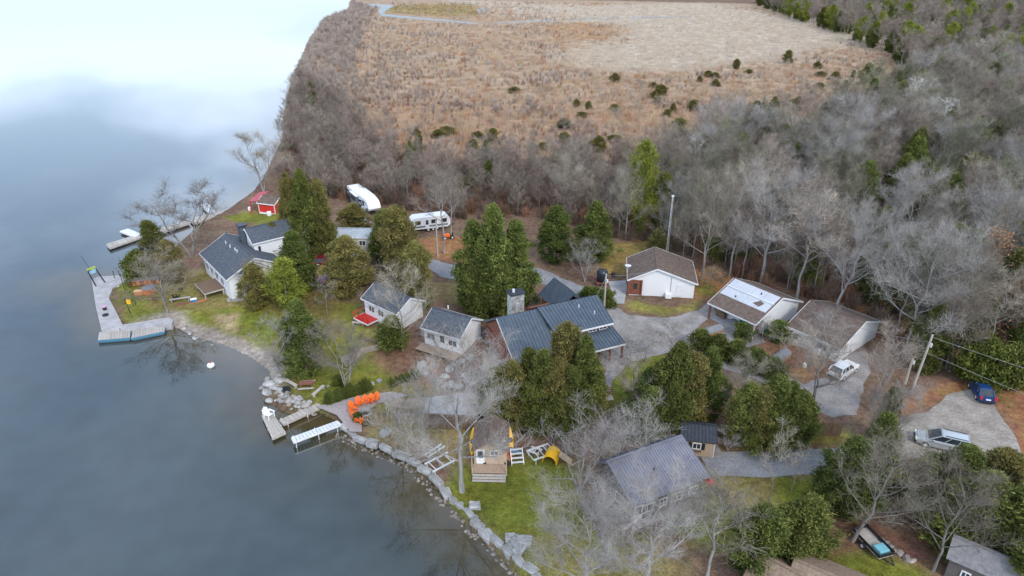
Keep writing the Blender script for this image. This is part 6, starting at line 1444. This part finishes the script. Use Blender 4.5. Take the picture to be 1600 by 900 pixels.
def gn_stuff(name, protos, pts, idx, rot, scl, label=None):
    """one object that instances meshes on its own vertices (countless far trees, brush, reeds)"""
    c = bpy.data.collections.new(name + '_source')
    for i, me in enumerate(protos): c.objects.link(bpy.data.objects.new(f'{name}_source_{i:02d}', me))
    me = bpy.data.meshes.new(name); me.from_pydata([tuple(p) for p in pts], [], [])
    a = me.attributes.new('idx', 'INT', 'POINT'); a.data.foreach_set('value', np.array(idx, np.int32))
    a = me.attributes.new('rot', 'FLOAT_VECTOR', 'POINT'); a.data.foreach_set('vector', np.array(rot, np.float32).ravel())
    a = me.attributes.new('scl', 'FLOAT_VECTOR', 'POINT'); a.data.foreach_set('vector', np.array(scl, np.float32).ravel())
    o = put(name, me); tag(o, kind='stuff')
    g = bpy.data.node_groups.new(name, 'GeometryNodeTree')
    g.interface.new_socket('Geometry', in_out='INPUT', socket_type='NodeSocketGeometry'); g.interface.new_socket('Geometry', in_out='OUTPUT', socket_type='NodeSocketGeometry')
    gi = g.nodes.new('NodeGroupInput'); go = g.nodes.new('NodeGroupOutput'); ip = g.nodes.new('GeometryNodeInstanceOnPoints'); ci = g.nodes.new('GeometryNodeCollectionInfo')
    ci.inputs['Collection'].default_value = c; ci.inputs['Separate Children'].default_value = True; ci.inputs['Reset Children'].default_value = True
    ip.inputs['Pick Instance'].default_value = True
    def na(nm, ty):
        n = g.nodes.new('GeometryNodeInputNamedAttribute'); n.data_type = ty; n.inputs['Name'].default_value = nm; return [s for s in n.outputs if s.enabled and s.name == 'Attribute'][0]
    g.links.new(gi.outputs[0], ip.inputs['Points']); g.links.new(ci.outputs[0], ip.inputs['Instance'])
    g.links.new(na('idx', 'INT'), ip.inputs['Instance Index']); g.links.new(na('rot', 'FLOAT_VECTOR'), ip.inputs['Rotation']); g.links.new(na('scl', 'FLOAT_VECTOR'), ip.inputs['Scale'])
    g.links.new(ip.outputs[0], go.inputs[0]); md = o.modifiers.new('scatter', 'NODES'); md.node_group = g
    return o
def joined(kind):
    out_ = []
    for e in POOLS[kind]:
        if kind in ('cedar', 'olive', 'pine', 'bush', 'cbush'):
            v, t_, tm = e[2]; out_.append(tri_mesh(kind + '_whole', v, t_, e[3], tm, BARK))
        else:
            T, C = e[2]; m = MB(); m.add(T.v, T.f, 0); m.add(C.v, C.f, 1); out_.append(m.mesh(kind + '_whole', list(e[3])))
    return out_
protos = []; base = {}
for k in ('tall', 'dense', 'broad', 'thin', 'brown', 'mossy', 'birch', 'cedar', 'pine'): base[k] = (len(protos), len(POOLS[k])); protos += joined(k)
n = len(REST); gr = np.random.default_rng(4)
idx = [base[k][0] + random.randrange(base[k][1]) for _, k, _ in REST]; s_ = np.array([h / 9.6 for _, _, h in REST])
gn_stuff('far_woodland', protos, [p for p, _, _ in REST], idx, np.column_stack([np.zeros(n), np.zeros(n), gr.random(n) * 6.28]), np.column_stack([s_ * gr.uniform(.85, 1.2, n)] * 2 + [s_]))

# underbrush and marsh
def brush_mesh(seed, m, n=46, h=1.0, w=.012, spread=.6):
    r = random.Random(seed); M = MB()
    for i in range(n):
        a = r.uniform(0, 6.28); b = Vector((r.gauss(0, .12), r.gauss(0, .12), 0)); d = Vector((math.cos(a) * r.uniform(.05, spread), math.sin(a) * r.uniform(.05, spread), 1)).normalized(); L = h * r.uniform(.5, 1.05)
        s_ = d.cross(rvec(r)).normalized() * w; e = b + d * L; M.add([b - s_, b + s_, e], [(0, 1, 2)])
        for k in range(4):
            p = b.lerp(e, r.uniform(.3, .9)); d2 = (d + rvec(r, .8)).normalized(); s2 = d2.cross(rvec(r)).normalized() * w * .8; M.add([p - s2, p + s2, p + d2 * L * .35], [(0, 1, 2)])
    return M.mesh('brush_source', m)
def reed_mesh(seed, m, n=40, h=1.0, w=.018, spread=.28):
    r = random.Random(seed); M = MB()
    for i in range(n):
        a = r.uniform(0, 6.28); b = Vector((r.gauss(0, .35), r.gauss(0, .35), 0)); d = Vector((math.cos(a) * r.uniform(0, spread), math.sin(a) * r.uniform(0, spread), 1)).normalized(); L = h * r.uniform(.55, 1.05)
        s_ = Vector((math.cos(a + 1), math.sin(a + 1), 0)) * w; M.add([b - s_, b + s_, b + d * L], [(0, 1, 2)])
    return M.mesh('reed_source', m)
def field(P, smin, smax, nproto, seed, zsc=(.8, 1.3)):
    g = np.random.default_rng(seed); n = len(P); z = hgt(P); s_ = g.uniform(smin, smax, n)
    return np.column_stack([P, z]), g.integers(0, nproto, n), np.column_stack([np.zeros(n), np.zeros(n), g.random(n) * 6.28]), np.column_stack([s_, s_, s_ * g.uniform(*zsc, n)])
UBM = mat('brush_floor', (.085, .062, .048), (.20, .15, .115), .8, .95, objrand=.3)
B1 = mat('brush_grey', (.24, .195, .165), (.44, .375, .33), .8, .95, objrand=.3); B2 = mat('brush_rust', (.20, .10, .06), (.34, .19, .12), .8, .95, objrand=.3)
REED_O = mat('reed_tan', (.36, .26, .175), (.54, .41, .295), .8, .95, objrand=.28); REED_P = mat('reed_pale', (.42, .345, .26), (.60, .515, .42), .8, .95, objrand=.12); REED_R = mat('reed_rust', (.30, .15, .07), (.43, .25, .13), .8, .95, objrand=.25)
# creek through the marsh
WATM = mat('creek_water', (.03, .035, .035), (.05, .055, .055), .2, .25, spec=.35)
sheet('creek', [(556, 5), (600, 7), (618, 8), (604, 16), (598, 22), (640, 26), (690, 31), (730, 34.5), (745, 37), (800, 36), (860, 33), (900, 31), (1080, 27), (1080, 25), (900, 29), (860, 31), (800, 34), (745, 38), (700, 34), (640, 29), (596, 25), (590, 17), (596, 11), (560, 9)], WATM, .06, step=20, wob=.8)
sheet('pond', [(745, 14), (760, 12), (765, 18), (748, 22)], WATM, .06, step=20, wob=.8)
MARSH = [(556, 6), (486, 60), (455, 150), (560, 195), (700, 258), (960, 258), (1115, 222), (1285, 196), (1410, 146), (1392, 84), (1290, 40), (1180, 12), (900, 4)]
PM = scatter(MARSH, .30, 11)
crk = np.array([G(*q)[:2] for q in [(556, 4), (604, 6), (622, 8), (608, 16), (640, 23), (690, 29), (750, 33), (860, 31), (860, 35), (750, 38), (690, 36), (596, 27), (588, 17), (560, 11)]]); PM = PM[sdpoly(PM, crk) < 0]
dist = PM[:, 1]; keep = RNG.random(len(PM)) < np.clip(170 / dist, .12, 1) ** 1.4; PM = PM[keep]
pale = np.array([G(*q)[:2] for q in [(830, 10), (1100, 6), (1290, 34), (1376, 64), (1300, 78), (1215, 98), (1090, 112), (960, 112), (880, 86), (985, 52), (900, 30)]])
isp = sdpoly(PM, pale) + vnoise(PM, 30, 2) * 16 + RNG.normal(0, 7, len(PM)) > 0
a_, b_, c_, d_ = field(PM[isp], 1.3, 2.2, 2, 21); gn_stuff('pale_reed_bed', [reed_mesh(1, REED_P), reed_mesh(2, REED_P)], a_, b_, c_, d_)
PO = PM[~isp]; a_, b_, c_, d_ = field(PO, 1.2, 2.3, 5, 22); rn = vnoise(PO, 16, 4) + RNG.normal(0, .35, len(PO)) + .75 * sstep(120, 15, sdpoly(PO, SHORE)); b_ = np.where(rn > .45, 3 + (b_ % 2), b_ % 3)
gn_stuff('marsh_grass', [reed_mesh(3, REED_O), reed_mesh(4, REED_O), reed_mesh(5, REED_R), brush_mesh(6, B1, 34, 1.1), brush_mesh(7, B2, 30, .9)], a_, b_, c_, d_)
UB = np.vstack([scatter(WOOD_R, .22, 31), scatter(WOOD_L, .5, 32)]); UB = UB[RNG.random(len(UB)) < np.clip(150 / UB[:, 1], .2, 1)]
a_, b_, c_, d_ = field(UB, 1.2, 3.2, 3, 23); gn_stuff('underbrush', [brush_mesh(8, UBM), brush_mesh(9, UBM, 40, 1.0), brush_mesh(10, B2)], a_, b_, c_, d_)
SHB = scatter([(548, 4), (505, 34), (470, 95), (446, 160), (438, 230), (530, 225), (560, 160), (560, 90), (575, 40), (590, 14)], .13, 41)
SHB = SHB[RNG.random(len(SHB)) < sstep(48, 6, sdpoly(SHB, SHORE) + vnoise(SHB, 9, 3) * 8)]
a_, b_, c_, d_ = field(SHB, 1.6, 3.6, 2, 24); gn_stuff('shore_thicket', [brush_mesh(11, B1, 50), brush_mesh(12, B1, 46)], a_, b_, c_, d_)
# bushes dotted over the marsh
bp = scatter([(600, 200), (720, 250), (960, 250), (1110, 215), (1280, 190), (1400, 150), (1380, 100), (1250, 100), (1100, 120), (900, 120), (760, 150)], .0055, 51)
for p in bp:
    k = random.random(); P3 = Vector((*p, h1(*p)))
    if k < .55: tree('olive', P3, random.uniform(1.6, 4.2), random.uniform(2.0, 4.6), 'olive-brown evergreen bush on the marsh near the ' + ('grey thicket' if p[1] < 215 else 'pale reed patch'), 'evergreen bushes on the marsh near the ' + ('thicket' if p[1] < 215 else 'reeds'), name='marsh_bush', cat='bush')
    else: tree('multi', P3, random.uniform(2.4, 4.2), random.uniform(3, 5.5), 'low grey leafless bush on the open marsh', 'leafless bushes on the marsh', name='marsh_bush', cat='bush')
for (bx, by, ty, wp) in ((625, 108, 78, 48), (590, 118, 92, 40), (740, 90, 70, 34), (770, 222, 200, 30), (655, 242, 208, 26), (745, 248, 226, 24), (935, 240, 212, 36), (1352, 132, 98, 34), (1230, 100, 78, 26), (1150, 108, 92, 20), (1408, 150, 104, 30)):
    ptree('multi' if by < 120 and bx < 800 else 'olive', bx, by, ty, wp * .6, 'larger bush clump standing out on the marsh', 'larger bush clumps on the marsh', name='marsh_bush', cat='bush')
